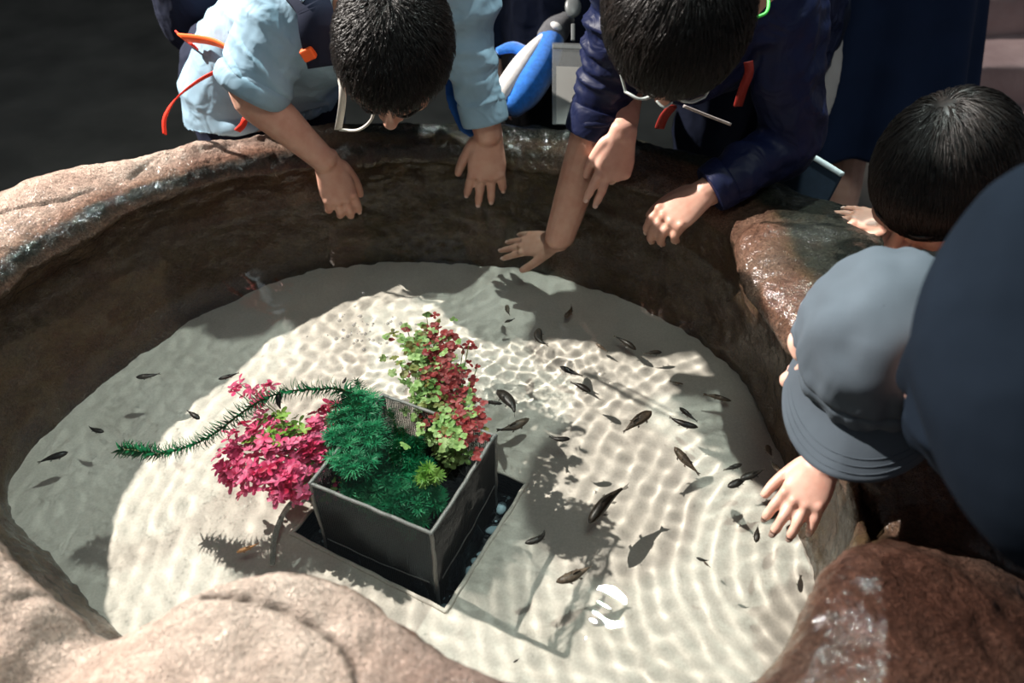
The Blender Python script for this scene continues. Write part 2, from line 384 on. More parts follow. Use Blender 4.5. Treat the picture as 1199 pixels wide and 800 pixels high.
for k in range(4):
    for j in range(3):
        rough_block((1.66+0.72*j+0.1*(k % 2), 2.55+0.26*k, 0.075+0.13*k), (0.71, 0.38, 0.135), 'step_block', st)

# ------------------------------------------------------------------ the pool
CX, CY = -0.15, 0.95
def interp(keys, th):
    """periodic smooth interpolation, keys {deg: value}"""
    a = sorted(keys.items()); xs = np.array([k for k, _ in a], float); ys = np.array([v for _, v in a], float)
    xs = np.concatenate([xs-360, xs, xs+360]); ys = np.tile(ys, 3)
    t = np.degrees(th) % 360
    t = np.where(t > 180, t-360, t)
    i = np.clip(np.searchsorted(xs, t)-1, 1, len(xs)-3)
    u = (t-xs[i])/(xs[i+1]-xs[i])
    m0 = (ys[i+1]-ys[i-1])/(xs[i+1]-xs[i-1])*(xs[i+1]-xs[i]); m1 = (ys[i+2]-ys[i])/(xs[i+2]-xs[i])*(xs[i+1]-xs[i])
    return (2*u**3-3*u**2+1)*ys[i]+(u**3-2*u*u+u)*m0+(3*u*u-2*u**3)*ys[i+1]+(u**3-u*u)*m1
RF = {-168: .615, 179: .552, 159: .490, 130: .445, 97: .398, 68: .405, 34: .468, 18: .508, 6: .55, -4: .56, -18: .588, -24: .616, -32: .645, -43: .64,
      -60: .60, -80: .54, -100: .50, -120: .50, -144: .525}
RW = {-168: .68, 174: .672, 159: .612, 141: .556, 128: .524, 109: .492, 92: .486, 77: .478, 54: .512, 35: .548, 21: .556, 8: .56, -3: .572, -15: .60, -26: .645, -35: .66,
      -50: .66, -62: .62, -76: .57, -90: .50, -105: .47, -119: .57, -135: .59, -150: .62}
RI = {-168: .625, 175: .612, 164: .582, 152: .556, 140: .523, 128: .503, 110: .475, 92: .468, 77: .470, 54: .50, 35: .548, 24: .555, 16: .525, 6: .500, -6: .53, -16: .60, -25: .665, -31: .675, -37: .650,
      -46: .655, -55: .670, -66: .630, -76: .575, -84: .515, -93: .462, -102: .452, -111: .490, -118: .552, -124: .558, -134: .566, -150: .60}
RO = {157: .785, 144: .70, 135: .67, 125: .62, 108: .60, 90: .605, 73: .62, 50: .66, 32: .735, 20: .79, 0: .83, -25: .88, -45: .93, -70: .93, -100: .90, -125: .92, -150: .90, 180: .84}
ZT = {157: .135, 144: .135, 125: .125, 108: .115, 90: .11, 73: .11, 50: .115, 36: .118, 27: .105, 18: .13, 5: .135, -12: .12, -20: .06, -26: .015, -31: .06, -38: .125, -60: .145, -76: .140,
      -95: .150, -108: .140, -115: .105, -119: .085, -124: .120, -136: .150, -155: .14, 180: .135}
NA, NP = 960, 190
th = np.linspace(-math.pi, math.pi, NA, endpoint=False)
rf, rw, ri, ro, zt = (interp(k, th) for k in (RF, RW, RI, RO, ZT))
def prof(i):
    pts = [(rf+.06, -.30+0*rf), (rf+.012, -.215+0*rf), (rf+.35*(rw-rf)+.006, -.13+0*rf), (rw+.004, -.005+0*rf), ((rw+ri)/2+.006, zt*.5), (ri+.004, zt-.035), (ri+.018, zt-.010), (ri+.05, zt+.004),
           (ri*.5+ro*.5, zt+.012), (ro-.05, zt+.0), (ro-.015, zt-.018), (ro+.005, zt-.06), (ro+.025, zt-.20), (ro+.03, -.40+0*rf), (ro+.02, -.56+0*rf)]
    return pts
pp = prof(0); PR = np.stack([a for a, _ in pp], 1); PZ = np.stack([b for _, b in pp], 1)        # NA x K
K = PR.shape[1]; kd = np.array([0, .3, 1, 2, 3, 4, 4.5, 5.2, 6.4, 7.4, 7.9, 8.4, 9, 9.5, 10.]); u = np.linspace(0, 10, NP)
def cr(Y):
    i = np.clip(np.searchsorted(kd, u, side='right')-1, 0, K-2); t = (u-kd[i])/(kd[i+1]-kd[i])
    im, ip = np.maximum(i-1, 0), np.minimum(i+2, K-1); h = kd[i+1]-kd[i]
    m0 = (Y[:, i+1]-Y[:, im])/(kd[i+1]-kd[im])*h; m1 = (Y[:, ip]-Y[:, i])/(kd[ip]-kd[i])*h
    return (2*t**3-3*t*t+1)*Y[:, i]+(t**3-2*t*t+t)*m0+(3*t*t-2*t**3)*Y[:, i+1]+(t**3-t*t)*m1
r2, z2 = cr(PR), cr(PZ)
V = np.stack([CX+r2*np.cos(th)[:, None], CY+r2*np.sin(th)[:, None], WZ+z2], -1)                 # NA,NP,3
du = np.roll(V, -1, 0)-np.roll(V, 1, 0); dv = np.gradient(V, axis=1)
nrm = np.cross(dv, du); nrm /= np.linalg.norm(nrm, axis=-1, keepdims=True)+1e-9
if nrm[NA//2, 110, 2] < 0: nrm = -nrm
Vf = V.reshape(-1, 3); D = np.zeros(len(Vf))
for i, p in enumerate(Vf):
    q = Vector(p)
    D[i] = (noise.fractal(q*7, 0.9, 2.1, 5)*.010 + (abs(noise.noise(q*22))-.25)*.0035 + noise.noise(q*60)*.0016 + noise.noise(q*150)*.0013)
under_w = np.clip((WZ-Vf[:, 2])/.1, 0, 1)
deg = np.degrees(np.repeat(th, NP))
Vf2 = Vf + nrm.reshape(-1, 3)*D[:, None]
# carved line across the front boulder and cracks along the back-left ledge
def line_d(pix, z):
    P = [at(a, b, z) for a, b in pix]; Q = []
    for a, b in zip(P[:-1], P[1:]):
        for k in range(40): Q.append(a.lerp(b, k/40))
    Q = np.array([(q.x, q.y) for q in Q])
    return np.sqrt(((Vf2[:, None, :2]-Q[None])**2).sum(-1)).min(1) if False else Q
crackv = np.zeros(len(Vf2))
for pix, z, w, dep, lo in ((((232, 692), (270, 698), (310, 707), (345, 720), (375, 738), (398, 758), (412, 780), (418, 805)), .15, .0026, .007, 1.0),
                       (((0, 252), (40, 243), (75, 236), (110, 222)), .14, .004, .006, .55), (((150, 205), (175, 190), (205, 172)), .14, .004, .004, .4),
                       (((60, 662), (0, 690)), .15, .005, .004, .3)):
    Q = line_d(pix, z); sel = np.where((Vf2[:, 0] > Q[:, 0].min()-.03) & (Vf2[:, 0] < Q[:, 0].max()+.03) & (Vf2[:, 1] > Q[:, 1].min()-.03) & (Vf2[:, 1] < Q[:, 1].max()+.03) & (Vf2[:, 2] > WZ+.05))[0]
    if len(sel) == 0: continue
    d = np.sqrt(((Vf2[sel][:, None, :2]-Q[None])**2).sum(-1)).min(1)
    g = np.exp(-(d/w)**2); Vf2[sel, 2] -= dep*g; crackv[sel] = np.maximum(crackv[sel], lo*g)
me, used = grid_mesh(Vf2, NA, NP, wrap=True)
zz = Vf2[:, 2]-WZ
def band(d, a, b, s=8):     # soft angular window
    return 1/(1+np.exp(-(d-a)/s*2.2))*(1/(1+np.exp((d-b)/s*2.2)))
right = band(deg, -20, 62, 6); rfront = band(deg, -85, -24, 7); front = band(deg, -140, -66, 7) ; back = band(deg, 60, 112, 8)
leftb = np.clip(1-right-rfront-front-back, 0, 1)
inner = np.clip((np.repeat(rw, NP)+.01-np.hypot(Vf2[:, 0]-CX, Vf2[:, 1]-CY)*0+0), 0, 1)*0
prof_u = np.tile(u, NA)
face = np.clip((4.75-prof_u)/.5, 0, 1)                      # inner wall
lowz = np.clip((.085-zz)/.05, 0, 1)*(prof_u < 5.5)
wet = np.clip(face*.9 + right*.95 + back*.75 + rfront*.8 + leftb*.42*np.clip((6.6-prof_u)/1.2, 0, 1), 0, 1)*(1-.75*front*np.clip((prof_u-4.2)/.4, 0, 1))
algae_and_shade = np.clip(lowz*.55 + right*np.clip((prof_u-5.0)/.7, 0, 1)*1.0 + rfront*.35*face + back*.95 + 0, 0, 1)  # back term: dark wet growth plus the leaning child's shade, painted in
algae_and_shade = np.where(prof_u < 4.0, np.maximum(algae_and_shade, .72), algae_and_shade)*(1-.7*front*(prof_u > 4.3))
pale = np.clip(front*1.0 + leftb*.85*np.clip((prof_u-4.7)/.6, 0, 1), 0, 1)*np.clip((prof_u-4)/.5, 0, 1)
rtop = right*np.clip((prof_u-5.0)/.6, 0, 1)
dark_tone = np.clip(rfront*.85*np.clip((prof_u-4)/.5, 0, 1) + rtop*.2 + back*.3*np.clip((prof_u-4.2)/.5, 0, 1), 0, 1)  # darker tone, strongest on the right front boulder
edgeband = np.exp(-((prof_u-4.40)/.30)**2)
slime_and_shade = np.clip(right*np.clip((prof_u-5.35)/.45, 0, 1)*1.0 + edgeband*(leftb*.95+back*.6) + back*.85*np.clip((prof_u-4.8)/.5, 0, 1), 0, 1)  # on the back rim the child's shade is coloured in with the slime
for nm, a in (('slime_and_shade', slime_and_shade), ('dark_tone', dark_tone), ('wet', wet), ('algae_and_shade', algae_and_shade), ('pale', pale), ('crack', crackv)):
    at_ = me.attributes.new(nm, 'FLOAT', 'POINT'); at_.data.foreach_set('value', a[used].astype(np.float32))
pool = thing('touch_pool', 'round waist-high touch pool of rough artificial sandstone with a pale bed', 'pool', (CX, CY, 0))
rim = link('rock_rim', me, M['rock'], pool)

# pit (sunken drain) outline on the bed, pixel corners on the bed plane
PIT = [under(*p, -.2) for p in ((617, 566), (522, 716), (432, 686), (334, 634))]
ex = (PIT[0]-PIT[1]).normalized(); ey = Vector((-ex.y, ex.x, 0))            # ex runs away from camera
pl = max((p-PIT[1]).dot(ey) for p in PIT)
pitc = [PIT[1], PIT[0], PIT[0]+ey*pl, PIT[1]+ey*pl]                         # rectangle
pit_len = (PIT[0]-PIT[1]).length
def in_pit(x, y, m=0.0):
    a = (x-PIT[1].x)*ex.x+(y-PIT[1].y)*ex.y; b = (x-PIT[1].x)*ey.x+(y-PIT[1].y)*ey.y
    return (a > -m) & (a < pit_len+m) & (b > -m) & (b < pl+m)
# sand bed
la = np.concatenate([np.linspace(-.75, 0, 126)[:-1], np.linspace(0, pit_len, 42), np.linspace(pit_len, .95, 126)[1:]])
lb = np.concatenate([np.linspace(-.75, 0, 126)[:-1], np.linspace(0, pl, 42), np.linspace(pl, 1.0, 126)[1:]])
LA, LB = np.meshgrid(la, lb, indexing='ij')
GX = PIT[1].x+LA*ex.x+LB*ey.x; GY = PIT[1].y+LA*ex.y+LB*ey.y
T = np.arctan2(GY-CY, GX-CX); inside = np.hypot(GX-CX, GY-CY) < interp(RF, T.ravel()).reshape(T.shape)+.04
hole = (LA > 1e-6) & (LA < pit_len-1e-6) & (LB > 1e-6) & (LB < pl-1e-6)
rim_of_hole = (LA > -1e-6) & (LA < pit_len+1e-6) & (LB > -1e-6) & (LB < pl+1e-6)
GZ = np.zeros_like(GX)
for i in range(len(la)):
    for j in range(len(lb)):
        if inside[i, j] and not rim_of_hole[i, j]:
            q = Vector((GX[i, j], GY[i, j], 0)); GZ[i, j] = noise.noise(q*8)*.003 + noise.noise(q*40)*.0007
Vs = np.stack([GX, GY, WZ-.2+GZ], -1).reshape(-1, 3)
me, _ = grid_mesh(Vs, len(la), len(lb), mask=(inside & ~hole).ravel())
bed = link('sand_bed', me, M['sand'], pool)
PZF = WZ-.275
mb = MB()
def pz(p, z): return Vector((p.x, p.y, z))
Vp = [pz(p, WZ-.198) for p in pitc]+[pz(p, PZF) for p in pitc]
mb.add(Vp, [(4, 5, 6, 7)]+[(i, (i+1) % 4, (i+1) % 4+4, i+4) for i in range(4)])
pit = mb.build('drain_recess', M['gravel_dark'], pool, smooth=False)
mb = MB()                                                                    # pale lip round the recess
for a, b in zip(pitc, pitc[1:]+pitc[:1]):
    mb.tube([(pz(a, WZ-.2), .0035), (pz(b, WZ-.2), .0035)], n=8, sub=12)
mb.build('recess_lip', M['sand'], pit)
mb = MB()                                                                    # chips of stone in the recess
for k in range(150):
    a, b = random.random()*pit_len, random.random()*pl
    p = PIT[1]+ex*a+ey*b; c = Vector((p.x, p.y, PZF+.003))
    s = random.uniform(.002, .0048)
    mb.ell(c, (s*random.uniform(.7, 1.5), s, s*.5), Matrix.Rotation(random.random()*6, 3, 'Z'), 7, 4)
g = mb.build('stone_chips', M['chip'], pit); g['kind'] = 'stuff'
mb = MB()
for k in range(900):
    a, b = random.random()*pit_len, random.random()*pl
    p = PIT[1]+ex*a+ey*b; c = Vector((p.x, p.y, PZF+.002)); s = random.uniform(.0025, .006)
    mb.ell(c, (s*random.uniform(.7, 1.4), s, s*.7), Matrix.Rotation(random.random()*6, 3, 'Z'), 7, 4)
g = mb.build('slate_gravel', M['gravel_dark'], pit); g['kind'] = 'stuff'

# water surface with real ripples
st_ = .0035
gx = np.arange(-.95, .62, st_); gy = np.arange(.30, 1.52, st_); GX, GY = np.meshgrid(gx, gy, indexing='ij')
T = np.arctan2(GY-CY, GX-CX); inside = np.hypot(GX-CX, GY-CY) < np.maximum(interp(RW, T.ravel()), interp(RI, T.ravel())).reshape(T.shape)+.03
H = np.zeros_like(GX)
RIP = [((560, 262), .030, .000045, .9), ((660, 300), .034, .00004, .8), ((905, 560), .027, .000075, 1.1), ((408, 250), .030, .00010, .3), ((790, 288), .028, .00006, .6)]
wob = np.zeros_like(GX); wob2 = np.zeros_like(GX); ch = np.zeros_like(GX)
cs = 4
sub = [(i, j) for i in range(0, len(gx), cs) for j in range(0, len(gy), cs)]
def field(fn):
    A = np.array([[fn(Vector((x, y, 0))) for y in gy[::cs]] for x in gx[::cs]])
    xi = np.arange(len(gx))/cs; yi = np.arange(len(gy))/cs
    x0 = np.minimum(xi.astype(int), A.shape[0]-2); y0 = np.minimum(yi.astype(int), A.shape[1]-2); fx = (xi-x0)[:, None]; fy = (yi-y0)[None]
    fx = fx*fx*(3-2*fx) if False else fx
    return (A[x0][:, y0]*(1-fx)*(1-fy)+A[x0+1][:, y0]*fx*(1-fy)+A[x0][:, y0+1]*(1-fx)*fy+A[x0+1][:, y0+1]*fx*fy)
wob = field(lambda q: noise.noise(q*6)); wob2 = field(lambda q: noise.noise(q*6+Vector((9, 3, 1)))); wob3 = field(lambda q: noise.noise(q*14+Vector((3, 7, 4))))
for (px, py), lam, amp, reach in RIP:
    c = at(px, py, 0); d = np.hypot(GX-c.x+wob2*.012, GY-c.y+wob*.012)
    H += amp*np.sin(2*math.pi*d/lam + 2.2*wob + 1.0*wob3)*np.exp(-d/reach)*np.clip(d/.02, 0, 1)
for ang, lam, amp in ((20, .024, .000010), (75, .028, .000014), (165, .045, .00004)):
    a = R(ang); H += amp*np.sin(2*math.pi*((GX*math.cos(a)+GY*math.sin(a))/lam) + 3.0*wob + 2.0*wob2+1.5*wob3)
gz = at(672, 700, 0); H += .00010*np.exp(-((GX-gz.x)**2+(GY-gz.y)**2)/.10**2)*np.sin(2*math.pi*(GY+GX*.35)/.030+2.5*wob+2*wob3)
bz = at(470, 350, 0); agit = np.exp(-((GX-bz.x)**2/.20**2+(GY-bz.y)**2/.12**2))
fine = np.array([[noise.noise(Vector((x, y, 0))*75) for y in gy] for x in gx]); H += agit*.00045*fine + .00002*fine
Vw = np.stack([GX, GY, WZ+H], -1).reshape(-1, 3)
me, _ = grid_mesh(Vw, len(gx), len(gy), mask=inside.ravel())
water = link('water', me, M['water']); water['kind'] = 'structure'
tag(water, 'clear rippled water filling the touch pool', 'water', kind='structure')

# ------------------------------------------------------------------ light
def aim(o, tgt): o.rotation_euler = (Vector(tgt)-o.location).to_track_quat('-Z', 'Y').to_euler()
def spot(name, loc, tgt, power, size, col, blend=.3, rad=.03, caustic=True):
    l = bpy.data.lights.new(name, 'SPOT'); l.energy = power; l.spot_size = R(size); l.spot_blend = blend; l.color = col; l.shadow_soft_size = rad
    o = bpy.data.objects.new(name, l); COL.objects.link(o); o.location = loc; aim(o, tgt)
    l.cycles.is_caustics_light = caustic
    return o
tgt = Vector((-.22, .92, WZ))
AZ, EL, DI = R(63), R(42), 4.0
key = spot('key_spotlight', tgt+Vector((-math.sin(AZ)*math.cos(EL), math.cos(AZ)*math.cos(EL), math.sin(EL)))*DI, tgt, 2150, 29, (1.0, .93, .86), .45, .03)
top = spot('ceiling_spotlight', (.40, 1.95, WZ+2.4), (0, .9, WZ), 270, 50, (.84, .97, .92), .5, .035)
fill = spot('soft_fill_light', (.15, -.25, WZ+2.6), (-.1, .9, WZ), 60, 60, (.86, .98, .92), .6, .30)  # added fill light, out of view, softens the shadows
steps_fill = spot('steps_fill_light', (2.2, 3.5, 2.9), (2.1, 2.95, .2), 150, 45, (1.0, .90, .86), .6, .05, False)  # unseen lamp, added to brighten the steps
w = bpy.data.worlds.new('dim_hall'); sc.world = w; w.use_nodes = True
w.node_tree.nodes['Background'].inputs[0].default_value = (.75, .85, .95, 1); w.node_tree.nodes['Background'].inputs[1].default_value = 0.19

# ------------------------------------------------------------------ people
def basis(x, y, z): return Matrix((x, y, z)).transposed()
def frame(fwd, up):                                     # local x right, y forward, z up
    z = Vector(up).normalized(); y = Vector(fwd); y = (y-z*y.dot(z)).normalized(); return basis(y.cross(z), y, z)
def head_solids(mb, c, B, s=1.0):
    def P(x, y, z): return Vector(c)+B @ (Vector((x, y, z))*s)
    mb.ell(P(0, -.008, .012), (.073*s, .090*s, .080*s), B)
    mb.ell(P(0, .030, -.040), (.060*s, .060*s, .068*s), B)
    mb.tube([(P(0, .040, -.070), (.050*s, .040*s)), (P(0, .062, -.100), (.026*s, .022*s))], side=B @ Vector((1, 0, 0)))
    mb.tube([(P(0, .083, -.010), .008*s), (P(0, .095, -.032), .009*s), (P(0, .105, -.046), .012*s)], n=10)
    for sx in (-1, 1):
        mb.ell(P(.012*sx, .094, -.047), (.009*s, .009*s, .008*s), B, 10, 6)
        mb.tube([(P(.012*sx, .084, .000), .008*s), (P(.030*sx, .083, .004), .009*s), (P(.048*sx, .068, -.002), .007*s)], n=8)
        mb.ell(P(.034*sx, .062, -.045), (.024*s, .022*s, .022*s), B, 12, 8)
        mb.tube([(P(.071*sx, -.004, .006), (.006*s, .011*s)), (P(.080*sx, -.014, -.008), (.006*s, .017*s)), (P(.078*sx, -.012, -.030), (.006*s, .014*s)), (P(.071*sx, -.002, -.045), (.006*s, .008*s))], side=B @ Vector((1, 0, 0)), n=10)
    for z, r in ((-.070, .0065), (-.079, .0075)):
        mb.tube([(P(-.020, .085, z), r*.6*s), (P(0, .094, z), r*s), (P(.020, .085, z), r*.6*s)], n=8)
def face_parts(person, c, B, s=1.0, brow=True):
    def P(x, y, z): return Vector(c)+B @ (Vector((x, y, z))*s)
    for sx in (-1, 1):
        e = MB().ell(P(.031*sx, .072, -.014), (.0125*s, .0125*s, .0105*s), B, 12, 8).build('eye', M['eye'], person)
        MB().ell(P(.031*sx, .0828, -.016), (.0055*s, .0030*s, .0055*s), B, 10, 6).build('iris', M['hair'], e)
        if brow: MB().tube([(P(.014*sx, .0945, .002), .0022*s), (P(.030*sx, .0945, .009), .0028*s), (P(.050*sx, .078, .005), .0018*s)], n=8).build('eyebrow', M['hair'], person)
    MB().tube([(P(-.019, .0905, -.0745), .0025*s), (P(-.006, .0995, -.0715), .0048*s), (P(0, .100, -.0745), .0050*s), (P(.006, .0995, -.0715), .0048*s), (P(.019, .0905, -.0745), .0025*s)], n=8).build('lips', M['lip'], person)

NAILS = []
M['nail'] = plain('fingernail', (0.72, 0.50, 0.43), 0.3, var=.05)
def nails(person):
    for p, Bl, s in NAILS: MB().ell(p, (.0046*s, .0058*s, .0016*s), Bl, 10, 6).build('fingernail', M['nail'], person)
    NAILS.clear()
def hand_solids(mb, wrist, tip, back, thumb, L=.155, curls=(.35, .3, .3, .35, .4), spread=.10, thumb_out=.75, wide=1.0):
    """wrist: position; tip: finger direction; back: back-of-hand normal; thumb: +1/-1 side along local x"""
    z = Vector(back); y = Vector(tip).normalized(); z = (z-y*y.dot(z)).normalized(); x = y.cross(z)
    B = basis(x, y, z); W_ = Vector(wrist); s = L/.175
    def P(a, b, c): return W_+B @ (Vector((a*thumb, b, c))*s)
    X3 = B @ Vector((1, 0, 0))
    pw = .039*wide
    mb.tube([(P(0, -.012, 0), (.027*s, .019*s)), (P(0, .02, 0), (.032*s, .017*s)), (P(0, .055, .001), (pw*s, .0145*s)), (P(0, .082, .000), (pw*s*.97, .012*s))], side=X3, n=18)
    mb.ell(P(.022, .030, -.008), (.018*s, .026*s, .014*s), B @ Matrix.Rotation(-.35*thumb, 3, 'Z'), 14, 9)   # thumb pad
    base = ((.028, .088), (.0095, .093), (-.0095, .090), (-.0275, .081)); lens = (.070, .078, .072, .056)
    NAILS.clear() if False else None
    for k in range(4):
        bx, by = base[k]; a = curls[k+1]; l = lens[k]; an = (1.5-k)*spread
        p = Vector((bx*wide, by-.012, 0)); ang = 0; pts = [(P(*p), .0098*s)]
        mb.ell(P(p.x, p.y+.006, .003), (.0100*s, .0105*s, .0102*s), B, 12, 8)
        d0 = Vector((math.sin(an), math.cos(an), 0))
        for seg, (fr, ca, rr) in enumerate(((.47, .8, .0092), (.30, 1.1, .0086), (.23, .8, .0072))):
            ang += a*ca
            q = p + (d0*math.cos(ang)+Vector((0, 0, -1))*math.sin(ang))*l*fr
            pts.append((P(*p.lerp(q, .5)), rr*1.0*s)); pts.append((P(*q), rr*1.0*s*(1.03 if seg < 2 else .86)))
            if seg == 2:
                dl = (q-p).normalized(); nl = Vector((0, 0, 1)); nl = (nl-dl*nl.dot(dl)); nl = (Vector((0, 0, math.cos(ang)))+d0*math.sin(ang)).normalized()
                Bl = B @ Matrix.Diagonal((thumb, 1, 1)) @ basis(dl.cross(nl), dl, nl); NAILS.append((P(*(p.lerp(q, .78)+nl*rr*.80)), Bl, s))
            p = q
        mb.tube(pts, n=10, sub=3)
    a = curls[0]; p = Vector((.030, .022, -.006)); pts = [(P(.020, .012, -.004), .013*s), (P(*p), .0125*s)]
    d = Vector((math.sin(thumb_out), math.cos(thumb_out), -.25)).normalized()
    for fr, rr, tu in ((.034, .0110, 0), (.027, .0098, .35), (.019, .0082, .35)):
        th_ = math.atan2(d.x, d.y)-tu*a; d = Vector((math.sin(th_), math.cos(th_), d.z-.25*a*tu)).normalized()
        p = p+d*fr; pts.append((P(*p), rr*s))
    mb.tube(pts, n=10, sub=4)
    return P

def hair_mesh(name, c, B, mat, parent, s=1.0, n=6500, length=.045, lift=.010, whorl=(.0, -.045, .075), hairline=None, rad=.00055, down=.25, puff=.006, seed=1, gather=0.0, shag=.25):
    g = np.random.default_rng(seed); ctr = np.array([0, -.008, .012]); E = np.array([.073, .090, .080])+puff*.55
    Bn = np.array(B); cw = np.array(c)
    if hairline is None:
        hairline = lambda p: p[:, 2] > np.where(p[:, 1] > .03, .040-np.abs(p[:, 0])*.12, np.where(p[:, 1] > -.012, .000+.0*p[:, 1], -.055))
    d = g.normal(size=(n*3, 3)); d /= np.linalg.norm(d, axis=1, keepdims=True); P = ctr+d*E
    P = P[hairline(P)][:n]; n = len(P)
    wv = np.array(whorl)-ctr; wv /= np.linalg.norm(wv)
    steps = 5; pts = [P.copy()]; nl = length*(1+g.uniform(-.3, .25, n)); cur = P.copy(); h = np.zeros(n)
    lf = lift*(1+g.uniform(-.5, .7, n)); jit = g.normal(size=(n, 3))*shag
    fl = np.array([noise.noise_vector(Vector(p)*38) for p in P])*.5*shag/.25
    for k in range(steps):
        q = (cur-ctr)/E; nr = q/E; nr /= np.linalg.norm(nr, axis=1, keepdims=True)
        t = q-wv*1.0; sw = np.cross(nr, wv)                      # away from the whorl with a slight swirl
        t = t/np.maximum(np.linalg.norm(t, axis=1, keepdims=True), .15) + .35*sw/(1+3*np.linalg.norm(q-wv, axis=1, keepdims=True))
        t = t+jit+fl*.5+np.array([0, 0, -down]); t -= nr*(t*nr).sum(1, keepdims=True); t /= np.linalg.norm(t, axis=1, keepdims=True)+1e-6
        f = (k+1)/steps
        surf = cur-nr*h[:, None]+t*(nl/steps)[:, None]
        qq = (surf-ctr)/E; surf = ctr+E*qq/np.linalg.norm(qq, axis=1, keepdims=True)
        h = puff*.6+lf*np.sin(f*1.9)
        cur = surf+nr*h[:, None]; pts.append(cur.copy())
    S = np.stack(pts, 1)                                         # n,steps+1,3
    T = np.gradient(S, axis=1); T /= np.linalg.norm(T, axis=-1, keepdims=True)+1e-9
    a = np.cross(T, np.array([.3, .5, .81])); a /= np.linalg.norm(a, axis=-1, keepdims=True)+1e-9; b = np.cross(T, a)
    rr = rad*np.array([1, 1.1, 1.05, .9, .65, .15])[None, :, None]*g.uniform(.7, 1.4, (n, 1, 1))
    ring = np.stack([S+rr*(a*math.cos(x)+b*math.sin(x)) for x in (0, 2.094, 4.189)], 2)   # n,6,3,3
    V = ring.reshape(-1, 3); m = (steps+1)*3
    Q = []
    for k in range(steps):
        for j in range(3): Q.append((k*3+j, k*3+(j+1) % 3, k*3+3+(j+1) % 3, k*3+3+j))
    Q = (np.array(Q)[None]+np.arange(n)[:, None, None]*m).reshape(-1, 4)
    # under-layer close to the scalp
    nu, nv = 64, 48; uu, vv = np.meshgrid(np.linspace(0, 2*math.pi, nu, endpoint=False), np.linspace(.01, math.pi-.01, nv), indexing='ij')
    D = np.stack([np.sin(vv)*np.cos(uu), np.sin(vv)*np.sin(uu), np.cos(vv)], -1).reshape(-1, 3); SV = ctr+D*(E+puff*.5)
    ok = hairline(ctr+D*E)
    A_, B_ = np.meshgrid(np.arange(nu), np.arange(nv-1), indexing='ij'); A2 = (A_+1) % nu
    q2 = np.stack([A_*nv+B_, A_*nv+B_+1, A2*nv+B_+1, A2*nv+B_], -1).reshape(-1, 4); q2 = q2[ok[q2].all(1)]
    V = np.concatenate([V, SV]); Q = np.concatenate([Q, q2+n*m])
    V = cw+(V*s) @ Bn.T
    me = np_mesh(V, Q)
    return link(name, me, mat, parent)

def folds(amp, f1=14, f2=34, ax=None, stretch=.35):
    """cloth creases; ax = direction along which creases repeat"""
    a = Vector(ax).normalized() if ax is not None else None
    def fn(p):
        q = p.copy()
        if a is not None: q = q - a*q.dot(a)*0 ; q = (p-a*p.dot(a))*stretch + a*p.dot(a)
        w = q + noise.noise_vector(q*6)*.05
        return amp*((.5-abs(noise.noise(w*f1)))*1.3 + .5*(.5-abs(noise.noise(w*f2+Vector((5, 1, 7))))) - .5)
    return fn
def limb(mb, pts, **k): return mb.tube(pts, **k)

def legs(mb, hipL, hipR, footL, footR, s=1.0):
    for h, f in ((hipL, footL), (hipR, footR)):
        h, f = Vector(h), Vector(f); kn = h.lerp(f, .52)
        mb.tube([(h, .072*s), (h.lerp(kn, .5), .064*s), (kn, .050*s), (kn.lerp(f, .35), .050*s), (f+Vector((0, 0, .03)), .033*s)], n=14)
def shoes(person, feet, fwd):
    f = Vector(fwd).normalized()
    for p in feet:
        p = Vector(p); q = Vector((p.x, p.y, .034))
        sh = MB().tube([(q-f*.05, (.032, .032)), (q+f*.02, (.036, .034)), (q+f*.09, (.042, .028)), (q+f*.14, (.034, .022))], side=Vector((f.y, -f.x, 0)), n=14).build('shoe', M['shoe'], person)

ID = {}
def grow(p, q, k): return Vector(p).lerp(Vector(q), k)

# ---- boy in the light blue shirt -------------------------------------------------
b1 = thing('person', 'child in a light blue shirt, head bowed, both arms over the rim', 'person', (-.52, 1.62, 0))
h1 = atd(461, 58, 1.20)
B1 = frame(Vector((-.12, -.42, -.90)), Vector((.04, -.86, .50)))
sL = atd(338, 12, 1.40); sR = atd(540, -22, 1.42)                # shoulders, as they lie left and right in the photo
eL = at(292, 108, .25); wL = at(380, 188, .125); eR = atd(552, 70, 1.475); wR = at(572, 158, .15)
hip = Vector((-.50, 1.60, WZ+.20)); neck = h1+B1 @ Vector((0, -.04, -.115)); chest = (sL+sR)/2
mb = MB(); head_solids(mb, h1, B1, .94)
mb.tube([(h1+B1 @ Vector((0, -.012, -.05)), .050), (neck, .046), (chest+Vector((0, .03, -.01)), .058)], n=16)
mb.tube([(chest.lerp(neck, .25), (.085, .06)), (chest, (.135, .075)), (chest.lerp(hip, .5), (.118, .08)), (hip, (.12, .085)), (hip+Vector((0, .02, -.07)), (.11, .085))], side=XX, n=20)
mb.tube([(chest.lerp(sL, .6), .050), (sL, .048), (sL.lerp(eL, .5), .040), (eL, .034), (eL.lerp(wL, .35), .035), (eL.lerp(wL, .75), .027), (wL, .0235)], n=16)
mb.tube([(chest.lerp(sR, .6), .050), (sR, .048), (sR.lerp(eR, .5), .040), (eR, .034), (eR.lerp(wR, .35), .034), (wR, .025)], n=16)
hand_solids(mb, at(383, 190, .118), at(404, 246, .03)-at(383, 190, .118), Vector((.15, -.55, .75)), -1, .150, (.5, .35, .40, .45, .5), .04, .35)
hand_solids(mb, at(572, 160, .145), at(566, 262, -.03)-at(572, 160, .145), Vector((0, -.80, .42)), 1, .162, (.3, .22, .12, .14, .22), .11, .45)
legs(mb, hip+Vector((-.07, .02, -.06)), hip+Vector((.07, .02, -.06)), (-.59, 1.64, .03), (-.43, 1.66, .03))
